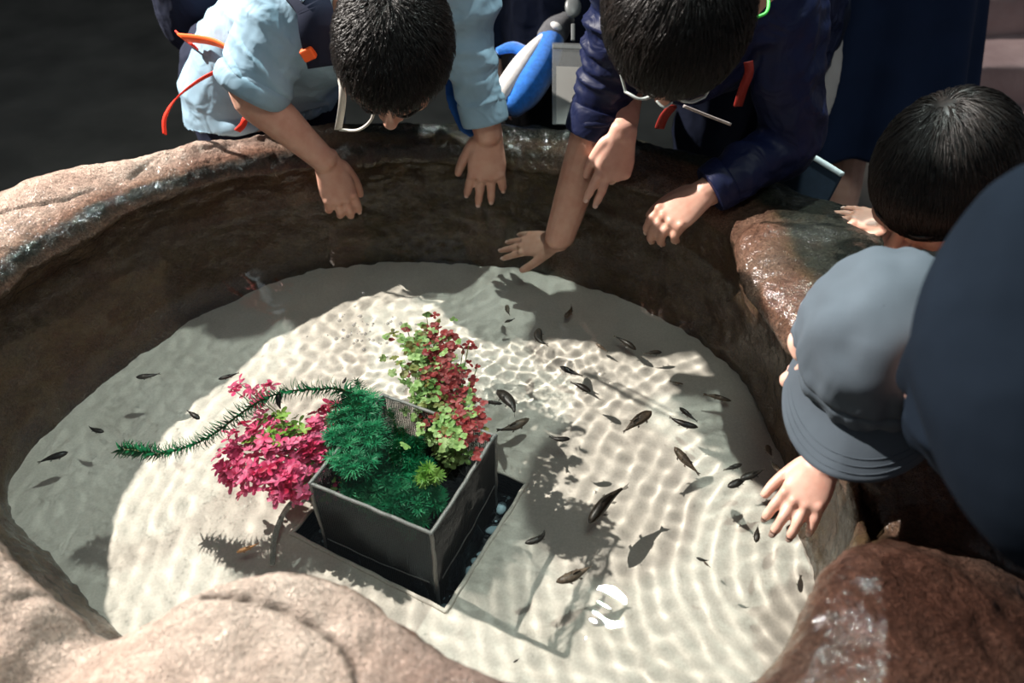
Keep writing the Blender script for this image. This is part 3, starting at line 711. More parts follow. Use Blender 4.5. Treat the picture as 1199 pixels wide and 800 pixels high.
body1 = fuse('body', mb, .0026, M['skin'], b1, smooth=3, ratio=.5); nails(b1)
face_parts(b1, h1, B1, .94)
hair_mesh('hair', h1, B1, M['hair'], b1, .97, n=12000, length=.026, lift=.009, whorl=(.012, -.060, .070), seed=2, down=.25, shag=.15, puff=.002, rad=.0005)
mb = MB()
mb.tube([(chest.lerp(neck, .15)+Vector((0, .01, 0)), (.085, .060)), (chest, (.155, .095)), (chest.lerp(hip, .35), (.148, .105)), (chest.lerp(hip, .7), (.150, .115)), (hip+Vector((.02, -.01, -.03)), (.165, .13)), (hip+Vector((.02, -.01, -.085)), (.180, .145))], side=XX, n=26, cap='flat')
mb.tube([(chest.lerp(sL, .5), .066), (sL, .068), (sL.lerp(eL, .5), .062), (sL.lerp(eL, .78), .062), (sL.lerp(eL, .92), .059)], n=18, cap='flat')
mb.tube([(chest.lerp(sR, .5), .066), (sR, .064), (sR.lerp(eR, .5), .054), (eR, .047), (eR.lerp(wR, .45), .042), (eR.lerp(wR, .68), .040)], n=18, cap='flat')
fL = folds(.017, 17, 30, sL-eL+Vector((.05, 0, 0))); fR = folds(.013, 20, 36, sR-wR)
fT = folds(.015, 11, 22, Vector((.6, .2, .7)))
def d1(p):
    if (p-sR.lerp(eR, .6)).length < .16 and p.x > -.17: return fR(p)
    if (p-sL.lerp(eL, .55)).length < .15: return fL(p)
    return fT(p)
shirt1 = fuse('shirt', mb, .0042, M['blue_shirt'], b1, smooth=4, ratio=.7, disp=d1)
# rolled cuff on one sleeve, plain buttoned cuff on the other
ax = (eL-sL).normalized()
MB().tube([(sL.lerp(eL, .80), .060), (sL.lerp(eL, .86), .066), (sL.lerp(eL, .99), .064), (sL.lerp(eL, 1.05), .054)], n=26, cap='flat').build('rolled_cuff', M['blue_shirt'], shirt1)
MB().tube([(eR.lerp(wR, .50), .0415), (eR.lerp(wR, .56), .0435), (eR.lerp(wR, .80), .0425), (eR.lerp(wR, .83), .039)], n=26, cap='flat').build('cuff', M['blue_shirt'], shirt1)
mb = MB(); legs(mb, hip+Vector((-.07, .02, -.04)), hip+Vector((.07, .02, -.04)), (-.59, 1.64, .06), (-.43, 1.66, .06), 1.22)
mb.tube([(hip+Vector((-.06, .01, -.02)), (.10, .10)), (hip+Vector((.06, .01, -.02)), (.10, .10))], n=18)
fuse('trousers', mb, .006, M['navy_dark'], b1, smooth=5, ratio=.5, disp=folds(.010, 9, 20))
shoes(b1, [(-.59, 1.64, 0), (-.43, 1.66, 0)], (0, -1, 0))
vest = MB().ribbon([atd(352, -12, 1.325), atd(368, 10, 1.315), atd(372, 40, 1.33), atd(380, 75, 1.38)], .055, Vector((1, .2, .1)), .012).build('dark_vest_edge', M['navy_dark'], b1)
# white face-mask strap under the ear
MB().ribbon([atd(398, 62, 1.185), atd(399, 90, 1.21), atd(401, 118, 1.26), atd(396, 152, 1.34)], .011, [Vector((1, 0, 0)), Vector((.3, -.5, .6)), Vector((1, 0, .1))], .001).build('white_cord', M['white_tape'], b1)
MB().tube([(atd(436, 116, 1.24), .0022), (atd(436, 138, 1.27), .0022), (atd(420, 152, 1.32), .0022), (atd(398, 152, 1.34), .0022)], n=8).build('white_cord', M['white_tape'], b1)

# ---- backpack with orange straps -------------------------------------------------
bp = thing('backpack', 'dark navy backpack with orange straps on the back of the light blue shirt', 'bag', tuple(atd(235, -30, 1.72)))
c = atd(240, -18, 1.66)
mb = MB(); mb.tube([(c+Vector((-.03, .03, -.09)), (.085, .07)), (c, (.105, .085)), (c+Vector((.05, .02, .12)), (.10, .08))], side=XX, n=20)
fuse('bag_body', mb, .006, M['navy_dark'], bp, smooth=4, ratio=.6, disp=folds(.010, 9, 24))
MB().ribbon([atd(213, 44, 1.50), atd(240, 47, 1.455), atd(262, 54, 1.42), atd(288, 74, 1.41)], .021, Vector((0, -.6, .75)), .003).build('hip_strap', M['orange'], bp)
MB().ribbon([atd(281, 68, 1.425), atd(260, 80, 1.43), atd(232, 95, 1.46), atd(206, 116, 1.50), atd(193, 138, 1.53), atd(193, 157, 1.555)], .008, [Vector((0, -.5, .8)), Vector((.4, -.6, .6)), Vector((1, -.3, .1))], .002).build('loose_strap', M['red_orange'], bp)
MB().box(atd(268, 77, 1.42), (.020, .012, .020), basis(Vector((.75, 0, .65)), Vector((0, 1, 0)), Vector((-.65, 0, .75)))).build('strap_buckle', M['red_orange'], bp, smooth=False, bevel=.003)
MB().ribbon([atd(296, 127, 1.50), atd(288, 138, 1.49), atd(284, 147, 1.50), atd(278, 153, 1.515)], .011, Vector((1, -.2, .3)), .003).build('loose_strap', M['red_orange'], bp)
MB().ribbon([atd(207, 38, 1.56), atd(216, 46, 1.54), atd(230, 56, 1.50)], .010, Vector((0, -.6, .7)), .003).build('webbing_end', M['red_orange'], bp)
MB().box(atd(361, 63, 1.345), (.022, .014, .020), basis(Vector((.9, 0, .4)), Vector((0, 1, 0)), Vector((-.4, 0, .9)))).build('chest_clip', M['orange'], bp, smooth=False, bevel=.003)

# ---- boy in the navy jacket with glasses -----------------------------------------
b2 = thing('person', 'child in a navy jacket bending over the rim, one arm in the water', 'person', (.42, 1.72, 0))
h2 = atd(792, 16, 1.10)
B2 = frame(Vector((-.06, -.40, -.90)), Vector((-.05, -.88, .42)))
sL = atd(742, -8, 1.30); sR = atd(915, 12, 1.30)
eL = atd(714, 92, 1.40); wL = at(655, 278, .005); eR = at(925, 165, .20); wR = at(826, 226, .13)
hip = Vector((.50, 1.66, WZ+.30)); neck = h2+B2 @ Vector((0, -.04, -.115)); chest = (sL+sR)/2
mb = MB(); head_solids(mb, h2, B2, 1.0)
mb.tube([(h2+B2 @ Vector((0, -.012, -.05)), .050), (neck, .046), (chest+Vector((0, .03, -.01)), .058)], n=16)
mb.tube([(chest.lerp(neck, .25), (.085, .06)), (chest, (.130, .075)), (chest.lerp(hip, .5), (.115, .08)), (hip, (.12, .085)), (hip+Vector((0, .02, -.07)), (.11, .085))], side=XX, n=20)
mb.tube([(chest.lerp(sL, .6), .050), (sL, .048), (sL.lerp(eL, .5), .042), (eL, .038), (grow(eL, wL, .30), .037), (grow(eL, wL, .70), .032), (wL, .027)], n=16)
mb.tube([(chest.lerp(sR, .6), .050), (sR, .048), (sR.lerp(eR, .5), .042), (eR, .036), (eR.lerp(wR, .35), .035), (wR, .0245)], n=16)
hand_solids(mb, under(652, 284, -.012), under(592, 286, -.075)-under(652, 284, -.012), Vector((.35, -.35, .85)), -1, .155, (.3, .15, .12, .15, .2), .10, .6)
hand_solids(mb, at(824, 226, .132), Vector((-.80, -.42, -.42)), Vector((-.30, -.45, .85)), 1, .155, (.55, .55, .62, .68, .75), .0, .35)
legs(mb, hip+Vector((-.07, .02, -.06)), hip+Vector((.07, .02, -.06)), (.42, 1.74, .03), (.58, 1.76, .03))
fuse('body', mb, .0026, M['skin'], b2, smooth=3, ratio=.5); nails(b2)
face_parts(b2, h2, B2)
hair_mesh('hair', h2, B2, M['hair'], b2, 1.04, n=12000, length=.055, lift=.010, whorl=(0, -.065, .060), seed=5, down=.15, shag=.10, rad=.0005)
mb = MB()
mb.tube([(chest.lerp(neck, .15)+Vector((0, .01, 0)), (.085, .060)), (chest, (.155, .100)), (chest.lerp(hip, .35), (.150, .115)), (chest.lerp(hip, .7), (.150, .125)), (hip+Vector((0, -.01, -.03)), (.155, .13)), (hip+Vector((0, -.01, -.12)), (.155, .13))], side=XX, n=26, cap='flat')
cL = grow(eL, wL, .26)
mb.tube([(chest.lerp(sL, .5), .070), (sL, .070), (sL.lerp(eL, .5), .062), (eL, .052), (cL, .047)], n=18, cap='flat')
mb.tube([(chest.lerp(sR, .5), .072), (sR, .066), (sR.lerp(eR, .5), .058), (eR, .051), (eR.lerp(wR, .5), .046), (eR.lerp(wR, .82), .041)], n=18, cap='flat')
f1_ = folds(.017, 26, 44, eL-sL); f2_ = folds(.012, 13, 26)
def d2(p): return f1_(p) if (p-eL).length < .17 else f2_(p)
jk2 = fuse('jacket', mb, .0042, M['navy'], b2, smooth=4, ratio=.7, disp=d2)
MB().tube([(grow(eL, wL, .16), .0475), (grow(eL, wL, .20), .0495), (grow(eL, wL, .31), .0485), (grow(eL, wL, .325), .045)], n=26, cap='flat').build('cuff', M['navy'], jk2)
MB().tube([(eR.lerp(wR, .74), .0425), (eR.lerp(wR, .78), .0445), (eR.lerp(wR, .93), .0415), (eR.lerp(wR, .95), .037)], n=26, cap='flat').build('cuff', M['navy'], jk2)
MB().tube([(atd(868, 40, 1.17), .0022), (atd(884, 22, 1.165), .0022), (atd(897, 15, 1.165), .0022), (atd(900, 2, 1.17), .0022), (atd(896, -14, 1.18), .0022)], n=8).build('hood_cord', M['green_cord'], jk2)
mb = MB(); legs(mb, hip+Vector((-.07, .02, -.04)), hip+Vector((.07, .02, -.04)), (.42, 1.74, .06), (.58, 1.76, .06), 1.25)
mb.tube([(hip+Vector((-.06, .01, -.02)), (.10, .10)), (hip+Vector((.06, .01, -.02)), (.10, .10))], n=18)
fuse('trousers', mb, .006, M['navy_dark'], b2, smooth=5, ratio=.5, disp=folds(.010, 9, 20))
shoes(b2, [(.42, 1.74, 0), (.58, 1.76, 0)], (0, -1, 0))
# straps at the neck and chest
MB().ribbon([atd(876, 72, 1.235), atd(877, 86, 1.24), atd(870, 104, 1.25), atd(864, 124, 1.27)], .013, [Vector((1, 0, .2)), Vector((.8, -.4, .3)), Vector((1, .2, 0))], .004).build('shoulder_strap', M['shaded_red'], b2)
MB().ribbon([atd(788, 124, 1.27), atd(778, 136, 1.29), atd(772, 150, 1.31)], .014, Vector((1, 0, .3)), .004).build('shoulder_strap', M['shaded_red'], b2)
MB().ribbon([atd(800, 124, 1.28), atd(830, 136, 1.28), atd(856, 146, 1.28)], .006, Vector((0, -.6, .8)), .002).build('white_cord', M['grey_cloth'], b2)
# glasses: worn, so a part with rims, bridge, temples and lenses
gl = thing('glasses', 'clear-framed glasses on the face of the child in the navy jacket', 'glasses', tuple(h2))
def PH(x, y, z): return h2+B2 @ Vector((x, y, z))
for sx in (-1, 1):
    ring = [PH(sx*(.032+.022*math.cos(a)), .110-.010*abs(math.cos(a)), -.030+.017*math.sin(a)) for a in np.linspace(0, 2*math.pi, 15)]
    MB().tube([(p, .0017) for p in ring], n=8, sub=2).build('rim', M['glasses'], gl)
    mbl = MB(); mbl.add(ring[:-1], [tuple(range(14))]); mbl.build('lens', M['lens'], gl, smooth=False)
    MB().tube([(PH(sx*.053, .101, -.026), .0018), (PH(sx*.072, .050, -.010), .0018), (PH(sx*.077, -.005, -.004), .0018), (PH(sx*.078, -.025, -.022), .0018)], n=8).build('temple', M['glasses'], gl)
MB().tube([(PH(-.010, .110, -.024), .0017), (PH(0, .117, -.021), .0017), (PH(.010, .110, -.024), .0017)], n=8).build('bridge', M['glasses'], gl)

# ---- dark-clothed child between the two, mostly hidden ---------------------------
b3 = thing('person', 'person in black and navy clothes behind the rim between the two bowed children', 'person', (.14, 1.86, 0))
h3 = Vector((.14, 1.70, WZ+.72)); B3 = frame(Vector((.05, -.9, -.35)), Vector((0, -.3, .9)))
chest = Vector((.14, 1.80, WZ+.52)); hip = Vector((.13, 1.88, WZ+.14)); neck = h3+B3 @ Vector((0, -.03, -.11))
sL = chest+Vector((-.15, 0, .03)); sR = chest+Vector((.15, -.02, .03))
wH = at(728, 158, .215)
eR = Vector((.235, 1.62, WZ+.36)); eL = Vector((-.05, 1.93, WZ+.28)); wL = Vector((-.02, 1.90, WZ+.02))
mb = MB(); head_solids(mb, h3, B3)
mb.tube([(h3+B3 @ Vector((0, -.012, -.05)), .050), (neck, .046), (chest+Vector((0, .02, .02)), .058)], n=16)
mb.tube([(chest, (.135, .08)), (chest.lerp(hip, .5), (.118, .08)), (hip, (.12, .085)), (hip+Vector((0, .0, -.06)), (.11, .085))], side=XX, n=20)
mb.tube([(chest, .05), (sR, .047), (sR.lerp(eR, .5), .040), (eR, .034), (eR.lerp(wH, .4), .034), (wH, .024)], n=16)
mb.tube([(chest, .05), (sL, .047), (sL.lerp(eL, .5), .040), (eL, .034), (eL.lerp(wL, .4), .034), (wL, .024)], n=16)
hand_solids(mb, at(729, 158, .217), at(711, 228, .115)-at(729, 158, .217), Vector((.25, -.80, .50)), 1, .150, (.5, .10, .14, .95, 1.0), .10, .30)
hand_solids(mb, wL, Vector((.1, -.2, -.9)), Vector((-1, -.1, 0)), 1, .150, (.3, .3, .3, .3, .3), .05, .5)
legs(mb, hip+Vector((-.07, 0, -.04)), hip+Vector((.07, 0, -.04)), (.05, 1.92, .03), (.22, 1.92, .03))
fuse('body', mb, .0028, M['skin_pale'], b3, smooth=3, ratio=.5); nails(b3); face_parts(b3, h3, B3)
hair_mesh('hair', h3, B3, M['hair'], b3, 1.03, n=3000, seed=8, rad=.0008)
mb = MB()
mb.tube([(chest+Vector((0, .01, .05)), (.09, .06)), (chest, (.16, .10)), (chest.lerp(hip, .5), (.15, .11)), (hip, (.155, .12)), (hip+Vector((0, 0, -.08)), (.15, .12))], side=XX, n=24, cap='flat')
mb.tube([(chest, .06), (sR, .062), (sR.lerp(eR, .5), .055), (eR, .047), (eR.lerp(wH, .75), .036)], n=18, cap='flat')
mb.tube([(chest, .06), (sL, .062), (sL.lerp(eL, .5), .055), (eL, .047), (eL.lerp(wL, .8), .036)], n=18, cap='flat')
fuse('jacket', mb, .0055, M['navy_dark'], b3, smooth=4, ratio=.6, disp=folds(.010, 10, 24))
mb = MB(); legs(mb, hip+Vector((-.07, 0, -.02)), hip+Vector((.07, 0, -.02)), (.05, 1.92, .06), (.22, 1.92, .06), 1.22)
mb.tube([(hip+Vector((-.06, 0, -.02)), (.10, .10)), (hip+Vector((.06, 0, -.02)), (.10, .10))], n=18)
fuse('trousers', mb, .007, M['black_cloth'], b3, smooth=5, ratio=.5, disp=folds(.010, 9, 20)); shoes(b3, [(.05, 1.92, 0), (.22, 1.92, 0)], (0, -1, 0))

# ---- standing person in the long navy skirt --------------------------------------
b4 = thing('person', 'standing person in a dark top and long navy skirt, bare calves, behind the wet rock', 'person', (.86, 1.95, 0))
fx, fy = .80, 1.86
h4 = Vector((fx, fy-.02, 1.50)); B4 = frame(Vector((-.2, -.9, -.3)), Vector((0, -.25, .95)))
hip = Vector((fx, fy+.02, .84)); chest = Vector((fx, fy, 1.20))
sL, sR = chest+Vector((-.17, 0, .04)), chest+Vector((.17, 0, .04))
eL, eR = sL+Vector((-.03, .04, -.26)), sR+Vector((.04, .04, -.26)); wL, wR = eL+Vector((.10, -.19, .03)), eR+Vector((-.12, -.19, .03))
mb = MB(); head_solids(mb, h4, B4, 1.05)
mb.tube([(h4+Vector((0, 0, -.05)), .05), (chest+Vector((0, .01, .10)), .052), (chest+Vector((0, .01, .04)), .07)], n=16)
mb.tube([(chest, (.145, .09)), (chest.lerp(hip, .5), (.12, .09)), (hip, (.15, .10)), (hip+Vector((0, 0, -.08)), (.14, .10))], side=XX, n=20)
for s_, e_, w_, t_ in ((sL, eL, wL, 1), (sR, eR, wR, -1)):
    mb.tube([(chest.lerp(s_, .6), .055), (s_, .052), (s_.lerp(e_, .5), .043), (e_, .036), (e_.lerp(w_, .4), .036), (w_, .025)], n=16)
    hand_solids(mb, w_, (w_-e_)+Vector((0, 0, -.04)), Vector((-.5*t_, -.6, .5)), t_, .165, (.3, .4, .4, .45, .5), .04)
for fx_, fy_ in ((.645, 1.80), (.79, 1.74)):
    a, b = hip+Vector((fx_-fx, 0, -.05)), Vector((fx_, fy_, .06)); k = a.lerp(b, .5)
    mb.tube([(a, .085), (a.lerp(k, .5), .075), (k, .055), (k.lerp(b, .3), .056), (k.lerp(b, .8), .038), (b, .036)], n=14)
    mb.tube([(Vector((fx_, fy_+.03, .045)), (.034, .034)), (Vector((fx_, fy_-.06, .04)), (.040, .028)), (Vector((fx_, fy_-.15, .03)), (.036, .018))], side=XX, n=12)
fuse('body', mb, .0032, M['skin_pale'], b4, smooth=3, ratio=.5); nails(b4); face_parts(b4, h4, B4, 1.05)
hair_mesh('hair', h4, B4, M['hair'], b4, 1.09, n=2500, length=.10, lift=.006, seed=9, rad=.0009)
# long skirt with soft pleats
nu, nv = 160, 60; Vv = np.zeros((nu, nv, 3)); hz = .47
for i in range(nu):
    a = 2*math.pi*i/nu
    for j in range(nv):
        t = j/(nv-1); z = .98-(.98-hz)*t
        pl_ = math.sin(a*11+.8*math.sin(3*a))*.014*t**.8 + math.sin(a*5+1)*.012*t
        rx, ry = .15+.10*t**.8+pl_, .115+.085*t+pl_
        Vv[i, j] = (fx+.03*t+rx*math.cos(a), fy+.0+ry*math.sin(a), z+.012*math.sin(a*3)*t)
me, _ = grid_mesh(Vv.reshape(-1, 3), nu, nv, wrap=True); sk = link('skirt', me, M['skirt'], b4)
so = sk.modifiers.new('thick', 'SOLIDIFY'); so.thickness = .003
mb = MB(); mb.tube([(chest+Vector((0, .01, .08)), (.08, .065)), (chest, (.175, .115)), (chest.lerp(hip, .5), (.16, .12)), (hip+Vector((0, 0, .02)), (.175, .13)), (hip+Vector((0, 0, -.06)), (.18, .135))], side=XX, n=24, cap='flat')
for s_, e_, w_ in ((sL, eL, wL), (sR, eR, wR)): mb.tube([(chest.lerp(s_, .5), .07), (s_, .07), (s_.lerp(e_, .5), .062), (e_, .055), (e_.lerp(w_, .75), .045)], n=18, cap='flat')
fuse('jacket', mb, .006, M['black_cloth'], b4, smooth=4, ratio=.6, disp=folds(.012, 8, 20))
for fx_, fy_ in ((.645, 1.80), (.79, 1.74)):
    MB().tube([(Vector((fx_, fy_+.05, .035)), (.040, .036)), (Vector((fx_, fy_-.06, .035)), (.046, .034)), (Vector((fx_, fy_-.17, .028)), (.040, .024))], side=XX, n=14).build('shoe', M['shoe'], b4)

# ---- dark-haired child at the right ----------------------------------------------
b5 = thing('person', 'dark-haired child seen from above with one hand flat on the wet rock', 'person', (.95, 1.05, 0))
h5 = atd(1103, 203, 1.12)
B5 = frame(Vector((-.50, -.40, -.60)), Vector((-.34, -.46, .78)))
hip = Vector((1.02, 1.02, WZ+.06)); chest = Vector((.80, 1.04, WZ+.16)); neck = h5+B5 @ Vector((0, -.035, -.11))
sR = chest+Vector((-.03, .13, .00)); sL = chest+Vector((-.03, -.13, .00))
wH = at(1045, 262, .155); eR = Vector((.70, 1.20, WZ+.18)); eL = Vector((.70, .86, WZ+.17)); wL = Vector((.60, .83, WZ+.165))
mb = MB(); head_solids(mb, h5, B5, .98)
mb.tube([(h5+B5 @ Vector((0, -.012, -.05)), .048), (neck, .044), (chest, .056)], n=16)
mb.tube([(chest, (.125, .075)), (chest.lerp(hip, .5), (.112, .08)), (hip, (.115, .085)), (hip+Vector((0.02, 0, -.06)), (.11, .085))], side=Vector((0, 1, 0)), n=20)
mb.tube([(chest, .05), (sR, .044), (sR.lerp(eR, .5), .036), (eR, .032), (eR.lerp(wH, .4), .030), (wH, .022)], n=16)
mb.tube([(chest, .05), (sL, .044), (sL.lerp(eL, .5), .036), (eL, .032), (eL.lerp(wL, .4), .030), (wL, .022)], n=16)
hand_solids(mb, at(1050, 264, .150), at(984, 252, .140)-at(1050, 264, .150), Vector((0, -.1, 1)), -1, .128, (.3, .16, .16, .16, .16), .17, .55)
hand_solids(mb, wL, Vector((-.9, -.1, -.1)), Vector((0, 0, 1)), 1, .128, (.3, .2, .2, .2, .2), .1, .5)
legs(mb, hip+Vector((.02, -.07, -.03)), hip+Vector((.02, .07, -.03)), (1.06, .95, .03), (1.06, 1.11, .03))
fuse('body', mb, .0026, M['skin'], b5, smooth=3, ratio=.5); nails(b5); face_parts(b5, h5, B5, .98)
hl5 = lambda p: p[:, 2] > np.where(p[:, 1] > .045, .022, np.where(p[:, 1] > -.02, -.030, -.065))
hair_mesh('hair', h5, B5, M['hair'], b5, .99, n=14000, length=.080, lift=.005, whorl=(.036, -.040, .072), hairline=hl5, seed=11, down=.30, puff=.008, shag=.10)
mb = MB()
mb.tube([(chest.lerp(neck, .3), (.085, .065)), (chest, (.145, .095)), (chest.lerp(hip, .5), (.140, .11)), (hip, (.15, .12)), (hip+Vector((.02, 0, -.10)), (.15, .12))], side=Vector((0, 1, 0)), n=24, cap='flat')
mb.tube([(chest, .06), (sR, .056), (sR.lerp(eR, .45), .050)], n=18, cap='flat'); mb.tube([(chest, .06), (sL, .056), (sL.lerp(eL, .45), .050)], n=18, cap='flat')
fuse('shirt', mb, .005, M['navy_dark'], b5, smooth=4, ratio=.6, disp=folds(.010, 10, 24))
mb = MB(); legs(mb, hip+Vector((.02, -.07, -.02)), hip+Vector((.02, .07, -.02)), (1.06, .95, .06), (1.06, 1.11, .06), 1.2)
mb.tube([(hip+Vector((.01, -.06, -.02)), (.10, .10)), (hip+Vector((.01, .06, -.02)), (.10, .10))], n=18)
fuse('trousers', mb, .007, M['black_cloth'], b5, smooth=5, ratio=.5, disp=folds(.010, 9, 20)); shoes(b5, [(1.06, .95, 0), (1.06, 1.11, 0)], (-1, 0, 0))

# ---- child in the grey-blue cap and dark coat ------------------------------------
b6 = thing('person', 'child in a dark coat leaning in from the right, face under a grey cap', 'person', (.80, .52, 0))
h6 = atd(1021, 400, 1.00)
B6 = frame(Vector((-.86, .00, -.46)), Vector((-.36, -.42, .80)))
sN = atd(1150, 430, .74); sF = h6+Vector((.20, .06, -.08))
neck = h6+B6 @ Vector((0, -.045, -.11)); chest = (sN+sF)/2+Vector((.02, 0, -.05)); hip = Vector((.80, .40, WZ+.10))
wH = at(964, 545, .053); eH = atd(1068, 468, 1.05); eF = Vector((.74, .72, WZ+.20)); wF = Vector((.66, .78, WZ+.18))
mb = MB(); head_solids(mb, h6, B6, .98)
mb.tube([(h6+B6 @ Vector((0, -.012, -.05)), .048), (neck, .044), (chest, .056)], n=16)
mb.tube([(chest, (.115, .085)), (chest.lerp(hip, .5), (.112, .08)), (hip, (.115, .085)), (hip+Vector((0.02, 0, -.06)), (.11, .085))], side=Vector((0, 1, 0)), n=20)
mb.tube([(chest, .05), (sN.lerp(chest, .35), .042), (eH.lerp(sN, .4), .038), (eH, .033), (eH.lerp(wH, .4), .030), (wH, .0225)], n=16)
mb.tube([(chest, .05), (sF, .042), (eF, .033), (wF, .0225)], n=16)
hand_solids(mb, at(966, 540, .056), at(928, 604, .022)-at(966, 540, .056), Vector((-.35, -.55, .75)), 1, .135, (.4, .35, .25, .25, .35), .10, .45)
hand_solids(mb, wF, Vector((-.9, .3, -.1)), Vector((0, 0, 1)), -1, .13, (.3, .2, .2, .2, .2), .1, .5)
legs(mb, hip+Vector((.02, -.07, -.03)), hip+Vector((.02, .07, -.03)), (.93, .32, .03), (.93, .50, .03))
fuse('body', mb, .0026, M['skin_pale'], b6, smooth=3, ratio=.5); nails(b6); face_parts(b6, h6, B6, .98, False)
hair_mesh('hair', h6, B6, M['hair'], b6, 1.0, n=2500, length=.04, lift=.002, seed=13, hairline=lambda p: (p[:, 2] > -.055) & (p[:, 2] < .03) & (p[:, 1] < -.02), rad=.0007, puff=.002)
# cap: crown of six panels, band, brim turned towards the near side
CB = B6 @ Matrix.Rotation(R(52), 3, 'Z')                               # brim sits to one side of the nose
cc = h6+B6 @ Vector((0, -.006, .009))+XX*.006; E6 = (.090, .104, .096)
nu, nv = 120, 60; Vv = np.zeros((nu, nv, 3))
for i in range(nu):
    a = 2*math.pi*i/nu
    for j in range(nv):
        t = j/(nv-1); ph = math.pi/2*(1-t)*1.0 if t < 1 else 0
        th_ = t*R(100)
        seam = -.0000*math.exp(-(((a/(math.pi/3)) % 1-.5)/.03)**2)
        q = Vector((E6[0]*math.sin(th_)*math.cos(a), E6[1]*math.sin(th_)*math.sin(a), E6[2]*math.cos(th_)))
        cr_ = noise.noise(q*26+Vector((3, 0, 0)))*.0075*(.3+t)+(.5-abs(noise.noise(Vector((math.cos(a)*5, math.sin(a)*5, q.z*14)))))*.020*max(t-.5, 0)-.0045*math.exp(-((t-.80)/.016)**2)
        q = q*(1+(seam+cr_)/.09)
        Vv[i, j] = cc+CB @ q
me, _ = grid_mesh(Vv.reshape(-1, 3), nu, nv, wrap=True)
cap = thing('cap', 'grey-blue cotton cap with a curved brim on the leaning child', 'cap', tuple(cc))
cr_o = link('crown', me, M['cap'], cap); so = cr_o.modifiers.new('thick', 'SOLIDIFY'); so.thickness = .003
def CP(a, th_, k=1.0): return cc+CB @ Vector((E6[0]*math.sin(th_)*math.cos(a)*k, E6[1]*math.sin(th_)*math.sin(a)*k, E6[2]*math.cos(th_)*k))
MB().tube([(CP(a, R(97), 1.012), (.0018, .013)) for a in np.linspace(0, 2*math.pi, 33)], n=10, sub=2, side=CB @ Vector((1, 0, 0)), cap='flat').build('sweatband', M['cap'], cap)
for th_ in (R(88), R(90)):
    MB().tube([(CP(a, th_, 1.018), .0008) for a in np.linspace(0, 2*math.pi, 49)], n=6, sub=2).build('stitching', M['cap'], cr_o)
nu, nv = 41, 16; Vv = np.zeros((nu, nv, 3))
for i in range(nu):
    a = math.pi/2+R(72)*(i/(nu-1)*2-1)
    for j in range(nv):
        t = j/(nv-1); w = math.cos((a-math.pi/2)*1.22)
        o0 = Vector((E6[0]*math.cos(a), E6[1]*math.sin(a), E6[2]*math.cos(R(97))))
        l = .066*max(w, 0)**.55*t
        q = o0+Vector((math.cos(a)*.5*l, (.35+.65*math.sin(a))*l, -.010*t*w-.0-.030*t*abs(math.cos(a))**1.2-.004*t))
        Vv[i, j] = cc+CB @ q
me, _ = grid_mesh(Vv.reshape(-1, 3), nu, nv); br = link('brim', me, M['cap'], cap); so = br.modifiers.new('thick', 'SOLIDIFY'); so.thickness = .0035; so.offset = 0
for jj in (9, 11, 13):
    MB().tube([(Vector(Vv[i, jj])+(CB @ Vector((0, 0, .0022))), .0006) for i in range(3, nu-3, 2)], n=6, sub=2).build('stitching', M['cap'], br)
# coat
mb = MB(); wdir = (UP*.95+XX*.10).normalized()
mb.tube([(atd(1070, 444, .86), (.018, .018)), (atd(1102, 436, .81), (.044, .035)), (atd(1146, 418, .74), (.084, .055)), (atd(1202, 412, .67), (.150, .085)), (atd(1300, 430, .64), (.165, .10)), (atd(1420, 470, .66), (.16, .12))], side=wdir, n=28)
mb.tube([(atd(1420, 470, .66), (.15, .13)), (hip, (.15, .14)), (hip+Vector((.02, 0, -.16)), (.16, .15))], side=Vector((0, 1, 0)), n=24, cap='flat')
mb.tube([(atd(1130, 470, .74), .055), (atd(1150, 520, .80), .050), (eH.lerp(sN, .12), .046), (eH.lerp(wH, .35), .042)], n=20, cap='flat')
mb.tube([(chest, .06), (sF, .060), (eF, .050), (eF.lerp(wF, .6), .045)], n=20, cap='flat')
fuse('coat', mb, .006, M['coat'], b6, smooth=6, ratio=.6, disp=folds(.010, 4, 9))
mb = MB(); legs(mb, hip+Vector((.02, -.07, -.02)), hip+Vector((.02, .07, -.02)), (.93, .32, .06), (.93, .50, .06), 1.2)
mb.tube([(hip+Vector((.01, -.06, -.02)), (.10, .10)), (hip+Vector((.01, .06, -.02)), (.10, .10))], n=18)
fuse('trousers', mb, .007, M['black_cloth'], b6, smooth=5, ratio=.5, disp=folds(.010, 9, 20)); shoes(b6, [(.93, .32, 0), (.93, .50, 0)], (-1, .2, 0))

